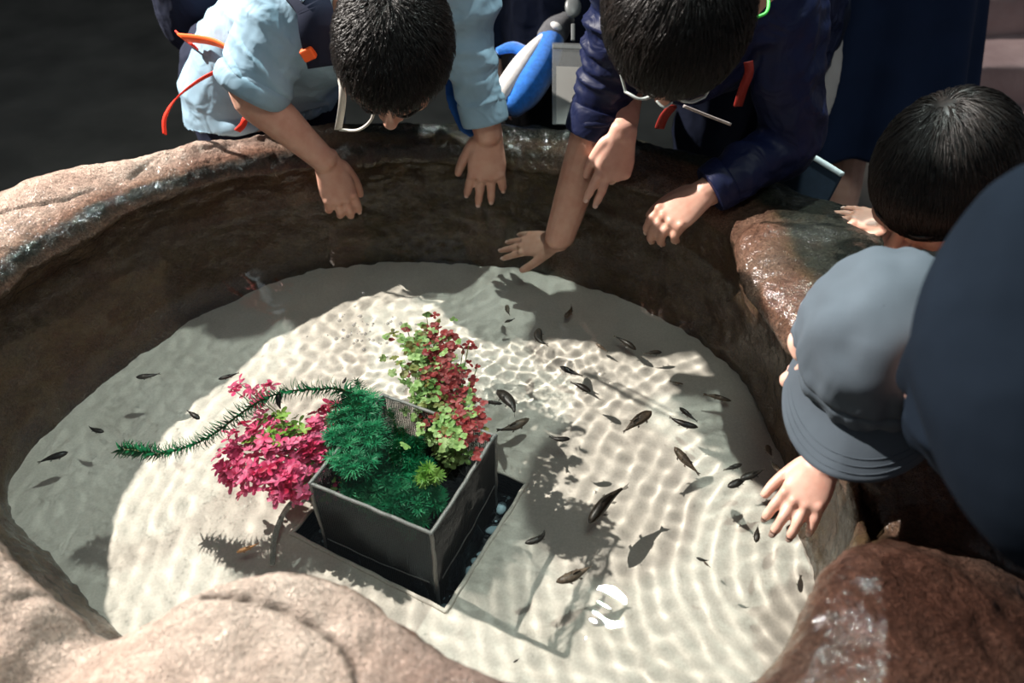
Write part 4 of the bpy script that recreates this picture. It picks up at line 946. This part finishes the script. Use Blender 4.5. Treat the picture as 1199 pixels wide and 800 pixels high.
# ------------------------------------------------------------------ planter in the pool
zt_, zb_ = -.022, -.272
cB = under(505, 625, zt_); cC = under(580, 510, zt_); cA = under(360, 570, zt_)
e1 = Vector((cC.x-cB.x, cC.y-cB.y, 0)); l1 = e1.length; e1.normalize(); e2 = Vector((-e1.y, e1.x, 0))
l2 = (cA-cB).dot(e2)
PL = basis(e1, e2, Vector((0, 0, 1)))
def plp(a, b, z): return Vector((cB.x, cB.y, 0))+e1*a+e2*b+Vector((0, 0, WZ+z))
planter = thing('planter', 'smoked acrylic planter box, sides meshed to pass light, pale frosted edges, sunk in the pool', 'planter', tuple(plp(l1/2, l2/2, zb_)))
th_w = .005; hz_ = zt_-zb_
for (a, b, sa, sb) in ((l1/2, 0, l1, th_w), (l1/2, l2, l1, th_w), (0, l2/2, th_w, l2), (l1, l2/2, th_w, l2)):
    mbp = MB(); ev = e1 if sa > sb else e2; ln_ = max(sa, sb); q_ = plp(a, b, (zt_+zb_)/2); PM = basis(ev, Vector((0, 0, 1)).cross(ev), Vector((0, 0, 1)))
    nx_, nz_ = int(ln_/.0032), int(hz_/.0032)
    for k in range(1, nx_): mbp.box(q_+ev*(ln_*(k/nx_-.5)), (.00055, .0008, hz_), PM)
    for k in range(1, nz_): mbp.box(q_+Vector((0, 0, hz_*(k/nz_-.5))), (ln_, .0008, .00055), PM)
    mbp.build('side_panel', M['mesh_panel'], planter, smooth=False)  # acrylic sides, built as open mesh so light gets through
MB().box(plp(l1/2, l2/2, zb_+.004), (l1-.006, l2-.006, .006), PL).build('base', M['acrylic'], planter, smooth=False)
def wavy(a, b, n=10, k=.0009):
    return [(Vector(a).lerp(Vector(b), i/n)+Vector((random.uniform(-k, k), random.uniform(-k, k), random.uniform(-k, k))), (.0030, .0028)) for i in range(n+1)]
C4 = ((0, 0), (l1, 0), (l1, l2), (0, l2))
for i in range(4):
    a, b = C4[i], C4[(i+1) % 4]
    MB().tube(wavy(plp(*a, zt_), plp(*b, zt_)), n=8, sub=2).build('top_edge', M['acrylic_edge'], planter)
    MB().tube(wavy(plp(*a, zt_), plp(*a, zb_)), n=8, sub=2).build('corner_edge', M['acrylic_edge'], planter)
for q0, q1 in ((plp(.01, -.003, zb_+.085), plp(l1-.01, -.003, zb_+.10)), (plp(-.003, .01, zb_+.085), plp(-.003, l2-.01, zb_+.075))):
    MB().tube([(q0, .0009), (q0.lerp(q1, .5)+Vector((0, 0, -.006)), .0009), (q1, .0009)], n=6).build('seam', M['acrylic_edge'], planter)
# substrate in the planter
n_ = 40; SV = np.zeros((n_, n_, 3))
for i in range(n_):
    for j in range(n_):
        p = plp(.006+(l1-.012)*i/(n_-1), .006+(l2-.012)*j/(n_-1), zb_+.085); q = p+Vector((0, 0, noise.noise(p*40)*.008)); SV[i, j] = q
me, _ = grid_mesh(SV.reshape(-1, 3), n_, n_); sb = link('substrate', me, M['gravel_dark'], planter); so = sb.modifiers.new('t', 'SOLIDIFY'); so.thickness = .075; so.offset = -1
for px, py, s, rz in ((587, 605, .013, .9), (577, 622, .012, .8), (548, 640, .016, 1.0), (539, 682, .007, .3), (610, 570, .008, .2), (523, 714, .009, .2), (553, 670, .006, .8), (432, 683, .008, .3), (383, 622, .007, .4), (535, 548, .008, .1)):
    pass
CH_ = ((578, 620, .010), (584, 626, .008), (614, 569, .009), (540, 682, .008), (549, 667, .007), (557, 657, .006), (563, 648, .006), (587, 594, .010), (524, 713, .010))
for i, (px, py, s) in enumerate(CH_):
    p = under(px, py, -.262)
    if not in_pit(p.x, p.y, -.004): p = PIT[1]+ex*(.03+.02*i)+ey*.02; p.z = WZ-.262
    o = MB().ell((p.x, p.y, WZ-.266), (s*1.25, s*.8, s*.4), Matrix.Rotation(i*1.1, 3, 'Z'), 10, 6).build('stone_chip', M['chip'], None)
    tag(o, 'pale blue-white flat stone chip on the dark gravel beside the planter', 'stone', 'pale stone chips in the dark recess')
# tube looping at the side of the planter
hs = MB().tube([(under(319, 660, -.185), .0042), (under(321, 632, -.165), .0042), (under(330, 605, -.14), .0042), (under(348, 584, -.12), .0042), (plp(.012, l2+.008, zb_+.16), .0042)], n=12).build('air_hose', M['hose'])
tag(hs, 'thin clear grey air hose curving into the planter beside the pink plant', 'hose')

# ------------------------------------------------------------------ plants
def leaf_mat(name, stops, sc_=30.0, tr=.35):
    m, nt, p = newmat(name)
    tc = N(nt, 'ShaderNodeTexCoord'); n = N(nt, 'ShaderNodeTexNoise', Scale=sc_, Detail=2.0); nt.links.new(tc.outputs['Object'], n.inputs['Vector'])
    c = ramp(nt, n.outputs[0], stops); nt.links.new(c, p.inputs['Base Color']); p.inputs['Roughness'].default_value = .45
    t = N(nt, 'ShaderNodeBsdfTranslucent'); nt.links.new(c, t.inputs['Color']); ms = N(nt, 'ShaderNodeMixShader', Fac=tr)
    nt.links.new(p.outputs[0], ms.inputs[1]); nt.links.new(t.outputs[0], ms.inputs[2]); nt.links.new(ms.outputs[0], nt.nodes['Material Output'].inputs['Surface'])
    return m
M['pink_leaf'] = leaf_mat('pink_leaf', [(.28, (.62, .02, .08)), (.45, (.95, .10, .27)), (.60, (.98, .24, .43)), (.72, (.88, .07, .18))])
M['lime_leaf'] = leaf_mat('lime_leaf', [(.3, (.16, .42, .05)), (.7, (.42, .62, .14))])
M['maroon_leaf'] = leaf_mat('maroon_leaf', [(.3, (.22, .02, .03)), (.5, (.42, .06, .06)), (.7, (.50, .12, .12))])
M['pale_green_leaf'] = leaf_mat('pale_green_leaf', [(.3, (.24, .48, .12)), (.55, (.44, .66, .24)), (.7, (.60, .76, .36))])
M['olive_leaf'] = leaf_mat('olive_leaf', [(.3, (.22, .16, .05)), (.7, (.34, .40, .12))])
M['dark_green_leaf'] = leaf_mat('dark_green_leaf', [(.3, (.010, .20, .08)), (.55, (.02, .32, .13)), (.72, (.09, .46, .20))])
M['elodea_leaf'] = leaf_mat('elodea_leaf', [(.3, (.006, .13, .05)), (.7, (.03, .26, .10))])
M['stem'] = plain('olive_plant_stem', (.12, .16, .04), .5)
class LV:
    def __init__(s): s.V = []; s.Q = []; s.n = 0
    def leaf(s, p, d, up, l, w, cup=.25, droop=.3, seg=4, rnd=False):
        d = d.normalized(); sd = d.cross(up)
        if sd.length < 1e-4: sd = d.orthogonal()
        sd.normalize(); nn = sd.cross(d)
        prof_ = ((.25, .62, 1.0, 1.0, .55) if rnd else (.35, .95, 1.0, .62, .12)) if seg == 4 else (.7, 1, .3)
        k = len(prof_)
        for i in range(k):
            t = i/(k-1); c = p+d*(l*t)-nn*(droop*l*t*t); ww = w*.5*prof_[i]
            s.V += [c-sd*ww+nn*cup*ww, c, c+sd*ww+nn*cup*ww]
        for i in range(k-1):
            b = s.n+i*3
            s.Q += [(b, b+3, b+4, b+1), (b+1, b+4, b+5, b+2)]
        s.n += 3*k
    def build(s, name, mat, parent): return link(name, np_mesh(np.array([tuple(v) for v in s.V]), s.Q), mat, parent)
def rv(s=1): return Vector((random.uniform(-s, s), random.uniform(-s, s), random.uniform(-s, s)))
def sprig(lv, p, axis, n, l, w, tilt=.6):
    axis = axis.normalized(); a = axis.orthogonal().normalized(); b = axis.cross(a); ph = random.random()*6
    for k in range(n):
        an = ph+2*math.pi*k/n+random.uniform(-.25, .25); r = a*math.cos(an)+b*math.sin(an)
        lv.leaf(p, r*math.cos(tilt)+axis*math.sin(tilt), axis, l*random.uniform(.75, 1.2), w*random.uniform(.8, 1.15), .3, .25, rnd=True)

def stem_to(mb, root, tip, sag=.25, r=.0011, n=5):
    pts = []
    for i in range(n+1):
        t = i/n; q = Vector(root).lerp(Vector(tip), t); q.z += math.sin(t*math.pi)*sag*(Vector(tip)-Vector(root)).length*.4
        q.z = min(q.z, WZ-.006); pts.append((q, r*(1-.4*t)))
    mb.tube(pts, n=6, sub=2); return [p for p, _ in pts]

# pink plant hanging over the side of the planter
random.seed(3)
root = plp(l1*.30, l2*.88, zb_+.09)
pink = thing('pink_plant', 'bright pink plastic water plant spilling over the planter side', 'plant', tuple(root))
sm = MB(); lp, lo = LV(), LV()
spots = []
for i in range(110):
    a = random.random()*6.283; r = math.sqrt(random.random())
    spots.append((322+62*r*math.cos(a)-8*math.sin(a)*r, 533+46*r*math.sin(a)))
spots += [(298+random.gauss(0, 12), 458+random.gauss(0, 6)) for _ in range(9)] + [(386+random.gauss(0, 10), 492+random.gauss(0, 15)) for _ in range(26)] + [(330+random.gauss(0, 16), 572+random.gauss(0, 8)) for _ in range(22)] + [(272+random.gauss(0, 9), 545+random.gauss(0, 16)) for _ in range(16)]
for i, (px, py) in enumerate(spots):
    rr = math.hypot((px-325)/75, (py-525)/65)
    z = -.012-.055*min(1, rr)**2*random.uniform(.6, 1.2)-random.uniform(0, .02)
    tip = under(px, py, z)
    if i % 3 == 0:
        P_ = stem_to(sm, root, tip, .35)
        for q in P_[2:-1]: sprig(lo if random.random() < .35 else lp, q+rv(.004), Vector((0, 0, 1))+rv(.6), 4, .012, .007, .5)
    out = Vector((tip.x-root.x, tip.y-root.y, 0)); out = out.normalized() if out.length > 0 else out
    olive = 285 < px < 350 and 470 < py < 520 and random.random() < .5
    for k in range(2):
        sprig(lo if olive else lp, tip+rv(.007), Vector((0, 0, 1))*.9+out*.5+rv(.5), random.choice((3, 4, 4, 5)), random.uniform(.010, .0155), random.uniform(.0062, .0088), random.uniform(.1, .8))
sm.build('stem', M['stem'], pink); g = lp.build('leaves', M['pink_leaf'], pink); g = lo.build('leaves', M['lime_leaf'], pink); g['label'] = 'lime green leaves among the pink ones'

# bushy dark green plant with feathery whorls
root = plp(l1*.42, l2*.45, zb_+.09)
gp = thing('feathery_plant', 'dense dark green feathery plastic water plant filling the planter', 'plant', tuple(root))
sm = MB(); lg, ll = LV(), LV()
def feather(lv, P_, n, l, w, t0=.2):
    C = []
    for a, b in zip(P_[:-1], P_[1:]):
        for k in range(4): C.append((a.lerp(b, k/4), (b-a)))
    m = len(C)
    for i, (c, t) in enumerate(C):
        if i < t0*m: continue
        f = i/m; t = t.normalized(); a = t.orthogonal().normalized(); b = t.cross(a); ph = random.random()*6
        ln = l*(.75+.4*f)*(1 if i < m-3 else .7)
        for k in range(n):
            an = ph+2*math.pi*k/n; r = a*math.cos(an)+b*math.sin(an)
            lv.leaf(c, r*.8+t*random.uniform(.35, .75), t, ln*random.uniform(.8, 1.15), w, .1, random.uniform(.0, .5), seg=2)
tips = [(405, 462, -.012), (425, 478, -.012), (398, 485, -.02), (445, 490, -.02), (470, 500, -.03), (488, 512, -.035), (410, 515, -.02), (392, 525, -.03), (385, 545, -.05), (430, 520, -.03), (455, 530, -.04), (480, 540, -.05),
        (420, 548, -.06), (450, 560, -.07), (480, 570, -.08), (500, 588, -.09), (470, 592, -.10), (440, 580, -.09), (490, 605, -.11), (412, 500, -.015), (438, 505, -.02), (400, 555, -.07), (465, 515, -.03), (515, 580, -.09), (418, 470, -.01), (455, 478, -.02)]
tips = tips+[(px+random.gauss(0, 9), py+random.gauss(0, 9)+3, z-random.uniform(0, .02)) for px, py, z in tips]
for px, py, z in tips:
    tip = under(px, py, z-.002); P_ = stem_to(sm, root+rv(.02)*1.0, tip, .45, .0012, 9); feather(lg, P_, 14, .0145, .0015, .40)
tip = under(432, 606, -.16); P_ = stem_to(sm, root+e1*-.03, tip, .3, .0012, 5); feather(lg, P_, 12, .014, .002, .3)
for px, py, z in ((503, 548, -.030), (512, 556, -.035), (496, 560, -.04)):
    tip = under(px, py, z); P_ = stem_to(sm, root+e1*.03+rv(.01), tip, .3, .0012, 6); feather(ll, P_, 12, .015, .0026, .7)
for cx_, cy_, rx_, ry_, n_t, z0, z1 in ((414, 512, 30, 42, 70, -.010, -.014), (420, 496, 32, 38, 70, -.012, -.030), (450, 556, 54, 44, 95, -.040, -.090), (482, 585, 34, 30, 50, -.06, -.10)):
    for k in range(n_t):
        a = random.random()*6.283; q = math.sqrt(random.random()); px, py = cx_+rx_*q*math.cos(a), cy_+ry_*q*math.sin(a); f = (py-(cy_-ry_))/(2*ry_)
        p = under(px, py, z0+(z1-z0)*f-random.uniform(0, .025)); ax2 = Vector(((px-440)/300, -(py-520)/300, .7))+rv(.45)
        sprig(lg, p, ax2, 16, .015, .0015, .35); sprig(lg, p+ax2.normalized()*.004, ax2, 12, .012, .0014, .9); sprig(lg, p-ax2.normalized()*.006, ax2, 14, .015, .0015, .1)
sm.build('stem', M['stem'], gp); lg.build('leaves', M['dark_green_leaf'], gp); g = ll.build('leaves', M['lime_leaf'], gp); g['label'] = 'bright lime green leaf tuft'

# long trailing stem at the surface
path = [(425, 470, -.05), (400, 456, -.008), (372, 456, -.004), (340, 458, -.003), (312, 466, -.003), (285, 482, -.003), (258, 503, -.003), (235, 517, -.003), (210, 526, -.003), (185, 532, -.005), (162, 528, -.006), (140, 526, -.008)]
el = thing('trailing_plant', 'long dark green trailing water plant stem floating across the pink plant', 'plant', tuple(under(425, 470, -.05)))
P_ = [under(*p) for p in path]; sm = MB().tube([(p, .0017) for p in P_], n=8, sub=3); sm.build('stem', M['stem'], el); le = LV()
C = []
for i in range(len(P_)-1):
    for k in range(7): C.append((P_[i].lerp(P_[i+1], k/7), P_[i+1]-P_[i]))
for i, (c, t) in enumerate(C):
    t = t.normalized(); a = t.orthogonal().normalized(); b = t.cross(a); ph = random.random()*6; f = i/len(C)
    for k in range(7):
        an = ph+2*math.pi*k/7+random.uniform(-.3, .3); r = a*math.cos(an)+b*math.sin(an); r.z *= .55
        le.leaf(c, r*.95+t*.35, t, random.uniform(.016, .025)*(1-.25*f), .0046, .3, random.uniform(-.1, .5))
le.build('leaves', M['elodea_leaf'], el)

# taller pale green and red plant at the back of the planter
random.seed(11)
root = plp(l1*.86, l2*.40, zb_+.09)
bk = thing('leafy_plant', 'tall pale green water plant with dark red leaves at the back of the planter', 'plant', tuple(root))
sm = MB(); lg, lr, lo = LV(), LV(), LV()
for i in range(470):
    t = random.random(); px = 552-50*t**.8+random.gauss(0, 19)-6; py = 516-130*t+random.gauss(0, 9)
    z = -.055+.043*t**.7-random.uniform(0, .02) if t > .25 else -.012-random.uniform(0, .012)
    tip = under(px, py, min(z, -.012)); dx = px-(539-50*t**.8)
    if i % 5 == 0:
        for q in stem_to(sm, root, tip, .12, .0012)[2:-1]: sprig(lg, q+rv(.004), Vector((0, 0, 1))+rv(.7), 4, .010, .007, .4)
    red = (dx > 4 and random.random() < .75) or random.random() < .10
    lv = lr if red else (lo if random.random() < .22 else lg)
    sprig(lv, tip, Vector((0, -.2, 1))+rv(.6), random.choice((3, 4, 5)), random.uniform(.006, .0100), random.uniform(.0060, .0085), random.uniform(.1, .6))
sm.build('stem', M['stem'], bk); lg.build('leaves', M['pale_green_leaf'], bk); g = lr.build('leaves', M['maroon_leaf'], bk); g['label'] = 'dark red leaves'; g = lo.build('leaves', M['olive_leaf'], bk); g['label'] = 'olive brown leaves'

# ------------------------------------------------------------------ fish
M['fish'] = plain('dark_brown_fish', (.022, .017, .013), .4, .4, .5, 220)
M['fish_brown'] = plain('olive_brown_fish', (.12, .085, .06), .45, .4, .4, 220)
M['fish_tan'] = plain('orange_tan_fish', (.42, .20, .08), .45, .4, .3, 220)
M['fish_fin'] = clear('brown_fin', (.07, .055, .04), .75, .4)
def make_fish(h, t, zh, zt2, bend, wd, mat, label, group=None):
    A, Bq = under(h[0], h[1], zh), under(t[0], t[1], zt2); L = (Bq-A).length; d = (Bq-A)/L
    sd = d.cross(Vector((0, 0, 1))).normalized(); up_ = sd.cross(d)
    f = thing('fish', label, 'fish', tuple(A), group)
    def C(u): return A+d*(L*u)+sd*(bend*L*math.sin(u*math.pi*.95)*(.6+.4*u))
    us = (0, .05, .13, .24, .38, .52, .66, .78, .86)
    ws = (.022, .058, .082, .096, .098, .083, .058, .036, .024); hs_ = (.026, .060, .092, .115, .118, .098, .070, .048, .040)
    mb = MB().tube([(C(u), (w*L*wd*1.35, hh*L)) for u, w, hh in zip(us, ws, hs_)], n=12, sub=3, side=sd)
    body = mb.build('body', mat, f)
    c0, c1 = C(.84), C(.92); td = (C(.9)-C(.84)).normalized(); tn = td.cross(up_).normalized()
    nx = len(us)
    V = []
    for k, (u, hh) in enumerate(((0, .035), (.05, .062), (.11, .10), (.17, .115))):
        c = c0+td*(u*L)
        for s_ in (-1, -.5, 0, .5, 1): V.append(c+up_*(hh*L*s_)*.95-td*(.035*L*(1-abs(s_))*(k == 3))+tn*(.012*L*math.sin(k)))
    Fq = [(k*5+j, k*5+j+1, k*5+6+j, k*5+5+j) for k in range(3) for j in range(4)]
    o = link('tail_fin', mesh_from(V, Fq), M['fish_fin'] if mat is M['fish'] else mat, f)
    for u, sgn, l in ((.26, 1, .10), (.26, -1, .10), (.55, 1, .06), (.55, -1, .06)):
        b = C(u); o_ = b+sd*sgn*.10*L*wd-up_*.03*L; e = o_+(sd*sgn*.75+d*.65-up_*.3).normalized()*l*L
        V = [o_-d*.02*L, o_+d*.035*L, e+d*.03*L, e-d*.03*L+sd*sgn*.0]
        link('pectoral_fin' if u < .4 else 'pelvic_fin', mesh_from(V, [(0, 1, 2, 3)]), M['fish_fin'] if mat is M['fish'] else mat, f)
    b0, b1, b2 = C(.38)+up_*.10*L, C(.62)+up_*.08*L, C(.60)+up_*.155*L; b3_ = C(.46)+up_*.185*L
    link('dorsal_fin', mesh_from([b0, b1, b2, b3_], [(0, 1, 2, 3)]), M['fish_fin'] if mat is M['fish'] else mat, f)
    return f
FB, FT, FD = 'fish_brown', 'fish_tan', 'fish'
FISH = [
 ((631, 385), (645, 404), -.07, -.06, .28, 1.1, FD, 'black fish with hooked body and reddish tail spot, near the back of the lit bed'),
 ((656, 429), (683, 440), -.15, -.15, .05, 1, FD, 'slim dark fish heading left, just above a rounder one near the tall plant'),
 ((691, 459), (667, 448), -.12, -.12, .10, 1.1, FD, 'dark fish facing down right, right of the tall leafy plant'),
 ((744, 409), (718, 394), -.15, -.15, .06, .9, FD, 'slender dark fish in the shaded back of the pool beside another short one'),
 ((774, 412), (752, 414), -.16, -.16, 0, .9, FD, 'short dark fish lying level in the shaded back of the pool'),
 ((698, 403), (712, 411), -.17, -.17, .05, .9, FB, 'small faint fish at the edge of the back shadow'),
 ((583, 457), (602, 487), -.08, -.07, -.12, 1.1, FD, 'black fish with rounded head and long tail, right of the red and green plant'),
 ((588, 473), (561, 471), -.06, -.06, .05, .7, FD, 'thin black fish crossing the tail of the black one beside the leafy plant'),
 ((619, 490), (580, 503), -.16, -.16, -.14, 1, FB, 'curved brown fish resting on the bed above the back corner of the planter'),
 ((667, 514), (643, 511), -.10, -.10, -.12, 1.1, FD, 'small dark fish facing right, right of the planter back corner'),
 ((762, 482), (730, 507), -.05, -.06, .03, 1.15, FB, 'grey-brown fish slanting up right with its shadow beside it, mid pool'),
 ((796, 477), (817, 493), -.13, -.13, .06, .9, FD, 'thinner upper fish of the dark pair lying parallel at mid right'),
 ((817, 501), (783, 488), -.13, -.13, -.06, 1, FD, 'thicker lower fish of the dark pair lying parallel at mid right'),
 ((790, 524), (820, 556), -.06, -.07, .04, .9, FB, 'long brown fish slanting down right at mid right, pale shadow off its tail'),
 ((869, 544), (847, 551), -.12, -.12, .03, 1, FD, 'small dark fish just above the largest pair near the grey-capped child'),
 ((853, 570), (878, 558), -.12, -.12, .02, 1.2, FD, 'blunt dark fish overlapping another, left of the fingers under the cap'),
 ((868, 561), (896, 549), -.09, -.09, .02, 1.1, FD, 'dark fish lying over the tail of the blunt one, left of the fingers'),
 ((899, 521), (906, 536), -.14, -.13, .12, 1.3, FB, 'brown fish nose up against the right wall beside the cap brim'),
 ((912, 552), (902, 540), -.12, -.13, .05, 1.4, FB, 'broad brown fish at the right wall just above the dipping fingers'),
 ((901, 607), (919, 584), -.10, -.10, -.04, 1.2, FD, 'dark fish with its tail touching the fingertips under the cap brim'),
 ((885, 635), (887, 615), -.10, -.10, .03, 1.15, FD, 'small dark fish pointing straight down below the dipping fingers'),
 ((691, 612), (737, 569), -.11, -.11, -.10, .78, FD, 'largest dark fish, fins spread, in the middle of the open bed'),
 ((615, 636), (637, 616), -.07, -.07, .30, 1.0, FD, 'dark fish curled like a hook, right of the planter'),
 ((652, 682), (694, 661), -.12, -.12, .06, 1.0, FB, 'brown fish beneath the white light glints on the water'),
 ((816, 653), (830, 655), -.11, -.11, .2, 1.2, FD, 'tiny curled dark fish in the lower right of the bed'),
 ((824, 657), (832, 664), -.16, -.16, .1, 1, FB, 'tiny brown fish just below the tiny curled dark one'),
 ((856, 470), (823, 463), -.16, -.16, .10, .8, FB, 'slender brown fish close to the right wall below the wet rock'),
 ((800, 450), (784, 446), -.18, -.18, .0, .8, FB, 'faint little brown fish behind the slender one by the right wall'),
 ((662, 372), (668, 356), -.16, -.16, .15, 1, FB, 'dim fish in the back shadow under the navy-sleeved arm'),
 ((591, 377), (603, 372), -.15, -.14, .1, 1.1, FD, 'small dark fish at the far back right of the bubbles'),
 ((594, 357), (598, 370), -.14, -.14, .1, 1.2, FB, 'brown fish nose up at the far back right of the bubbles'),
 ((160, 442), (188, 437), -.10, -.10, .05, 1.2, FD, 'thick black fish heading left in the shaded left of the pool'),
 ((121, 506), (104, 499), -.12, -.12, -.08, 1.1, FD, 'small black fish facing right, left of the trailing stem tip'),
 ((79, 530), (44, 543), -.14, -.14, .05, 1.1, FD, 'dark fish lowest at the left wall of the pool'),
 ((233, 491), (218, 481), -.08, -.08, .04, 1.1, FD, 'small black fish on the shadow edge above the trailing stem'),
 ((256, 444), (280, 436), -.04, -.04, .05, .9, FD, 'dark fish blurred by ripples near the shadow edge, upper left'),
 ((328, 458), (331, 481), -.004, -.02, .15, 1.0, FD, 'black fish crossing the trailing stem above the pink plant'),
 ((401, 449), (405, 441), -.02, -.02, .1, 1.2, FD, 'tiny black fish where the trailing stem meets the feathery plant'),
 ((277, 647), (303, 636), -.14, -.14, .05, .8, FT, 'small orange-tan fish on the bed left of the air hose'),
 ((601, 776), (608, 771), -.12, -.12, .05, 1.0, FD, 'tiny dark fish by the pale front rock at the bottom'),
]
for h, t, zh, zt2, bd, wd, mt, lb in FISH: make_fish(h, t, zh, zt2, bd, wd, M[mt], lb, 'small dark fish in the touch pool')

# bubbles on the water
mb = MB(); random.seed(21)
for k in range(60):
    a, r = random.random()*6.283, random.gauss(0, 1); p = at(432+random.gauss(0, 26), 388+random.gauss(0, 17), .0)
    s = random.choice((.0012, .0018, .0025, .0034)); mb.ell((p.x, p.y, WZ+s*.35), (s, s, s*.8), None, 8, 6)
o = mb.build('bubbles', M['bubble']); tag(o, 'scattered air bubbles floating on the water behind the plants', 'bubbles', kind='stuff')

# ------------------------------------------------------------------ things on and behind the rim
# plush whale
A, Bp = atd(655, 20, 1.70), atd(598, 112, 1.66)
wh = thing('plush_toy', 'blue and white plush sea animal lying on the rim beside the clear badge', 'toy', tuple(Bp))
ax_ = (A-Bp); Lw = ax_.length; ax_.normalize(); sd = ax_.cross(TOCAM).normalized(); nn = sd.cross(ax_)
if sd.x < 0: sd = -sd
def WP(u, s=0, n=0): return Bp+ax_*(Lw*u)+sd*s+nn*n
tc_ = TOCAM*.03
MB().tube([(WP(-.02, .008)-tc_, .028), (WP(.15, .012)-tc_, .037), (WP(.40, .013)-tc_, .038), (WP(.65, .009)-tc_, .033), (WP(.82, .004)-tc_, .026)], n=20).build('body', M['blue_plush'], wh)
MB().tube([(WP(-.04, -.020)-tc_*.45, (.018, .012)), (WP(.15, -.018)-tc_*.30, (.020, .014)), (WP(.40, -.016)-tc_*.25, (.018, .013)), (WP(.62, -.012)-tc_*.3, (.012, .010)), (WP(.78, -.008)-tc_*.5, (.006, .006))], n=16, side=sd).build('white_belly', M['white_plush'], wh)
MB().tube([(WP(.80, .000)-tc_, (.026, .026)), (WP(.92, .004)-tc_, (.030, .028)), (WP(1.06, .010)-tc_, (.020, .018))], n=16).build('head', M['grey_plush'], wh)
MB().ell(WP(.90, .004)-tc_+TOCAM*.028, (.013, .008, .008), basis(ax_.cross(TOCAM).normalized(), ax_, TOCAM), 14, 8).build('muzzle', M['white_plush'], wh)
MB().tube([(WP(.52, -.018)-tc_*.8, (.012, .006)), (WP(.50, -.050)-tc_*.8, (.013, .006)), (WP(.38, -.072)-tc_*.8, (.008, .004))], n=14, side=ax_).build('flipper', M['blue_plush'], wh)
MB().ell(WP(-.06, -.024)-tc_*.6, (.016, .016, .014), None, 14, 8).build('tail_tip', M['grey_plush'], wh)

# badge sleeve hanging on a cord
bc = [atd(646, 50, 1.615), atd(697, 52, 1.615), atd(700, 147, 1.60), atd(646, 146, 1.60)]
bd_ = thing('badge_holder', 'clear plastic badge holder with a plain grey card, hanging on a black cord', 'badge', tuple(bc[3]))
xa = (bc[1]-bc[0]).normalized(); ya = (bc[0]-bc[3]).normalized(); za = xa.cross(ya); BM = basis(xa, ya, za)
ctr_ = sum(bc, Vector())/4; bw, bh = (bc[1]-bc[0]).length, (bc[0]-bc[3]).length
MB().box(ctr_, (bw, bh, .003), BM).build('sleeve', M['sleeve_clear'], bd_, smooth=False, bevel=.0012)
MB().box(ctr_+ya*(-.14*bh)+xa*.002, (bw*.86, bh*.70, .0012), BM).build('card', M['card'], bd_, smooth=False)
MB().box(ctr_+ya*(.45*bh), (bw*.99, bh*.05, .0042), BM).build('top_seal', M['plastic'], bd_, smooth=False, bevel=.001)
cl = atd(671, 38, 1.62)
MB().box(cl, (.008, .034, .006), BM).build('clip', M['plastic'], bd_, smooth=False, bevel=.002)
MB().ell(atd(671, 8, 1.63), (.016, .022, .007), BM, 18, 10).build('badge_reel', M['plastic'], bd_)
MB().tube([(atd(671, 0, 1.635), .002), (atd(668, -30, 1.67), .002), (Vector((.10, 1.74, WZ+.60)), .002)], n=8).build('cord', M['black_cloth'], bd_)

# blue cloth hanging behind the grey-blue sleeve
mb = MB().tube([(atd(530, 78, 1.56), (.010, .006)), (atd(536, 110, 1.55), (.022, .009)), (atd(545, 140, 1.545), (.020, .008)), (atd(553, 158, 1.545), (.010, .005))], n=16, side=XX)
o = fuse('blue_pouch', mb, .003, M['blue_cloth'], None, 3, .8, folds(.004, 20, 50)); tag(o, 'royal blue cloth flap hanging just behind the light blue sleeve', 'cloth')

# booklet leaning on the outer edge of the wet rock
bk0, bk1 = atd(916, 163, 1.58), atd(986, 206, 1.50)
bo = thing('clipboard', 'dark blue board with a pale edge leaning on the wet rock by the navy skirt', 'board', tuple(bk1))
xa = (bk1-bk0).normalized(); ya = Vector((.10, .30, .95)); ya = (ya-xa*ya.dot(xa)).normalized(); za = xa.cross(ya); BM = basis(xa, ya, za); l_ = (bk1-bk0).length
cc_ = (bk0+bk1)/2-ya*.036
MB().box(cc_, (l_, .075, .007), BM).build('cover', M['booklet'], bo, smooth=False, bevel=.002)
MB().box(cc_+ya*.038, (l_*1.01, .009, .012), BM).build('pale_edge', M['white_rim'], bo, smooth=False, bevel=.003)

# pale grey cloth bag between the navy jacket and the skirt
mb = MB().tube([(atd(972, 30, 1.70), (.030, .012)), (atd(967, 70, 1.69), (.032, .014)), (atd(960, 105, 1.68), (.034, .014)), (atd(953, 132, 1.68), (.030, .010))], n=16, side=XX)
o = fuse('cloth_bag', mb, .004, M['grey_cloth'], None, 3, .8, folds(.005, 14, 40)); tag(o, 'pale grey cloth hanging between the navy jacket and the navy skirt', 'cloth')

# ------------------------------------------------------------------ light travelling through the water
water.cycles.is_caustics_caster = True
bpy.context.view_layer.update()
for o in sc.objects:
    if o.type == 'MESH' and o is not water:
        if min((o.matrix_world @ Vector(c)).z for c in o.bound_box) < WZ: o.cycles.is_caustics_receiver = True
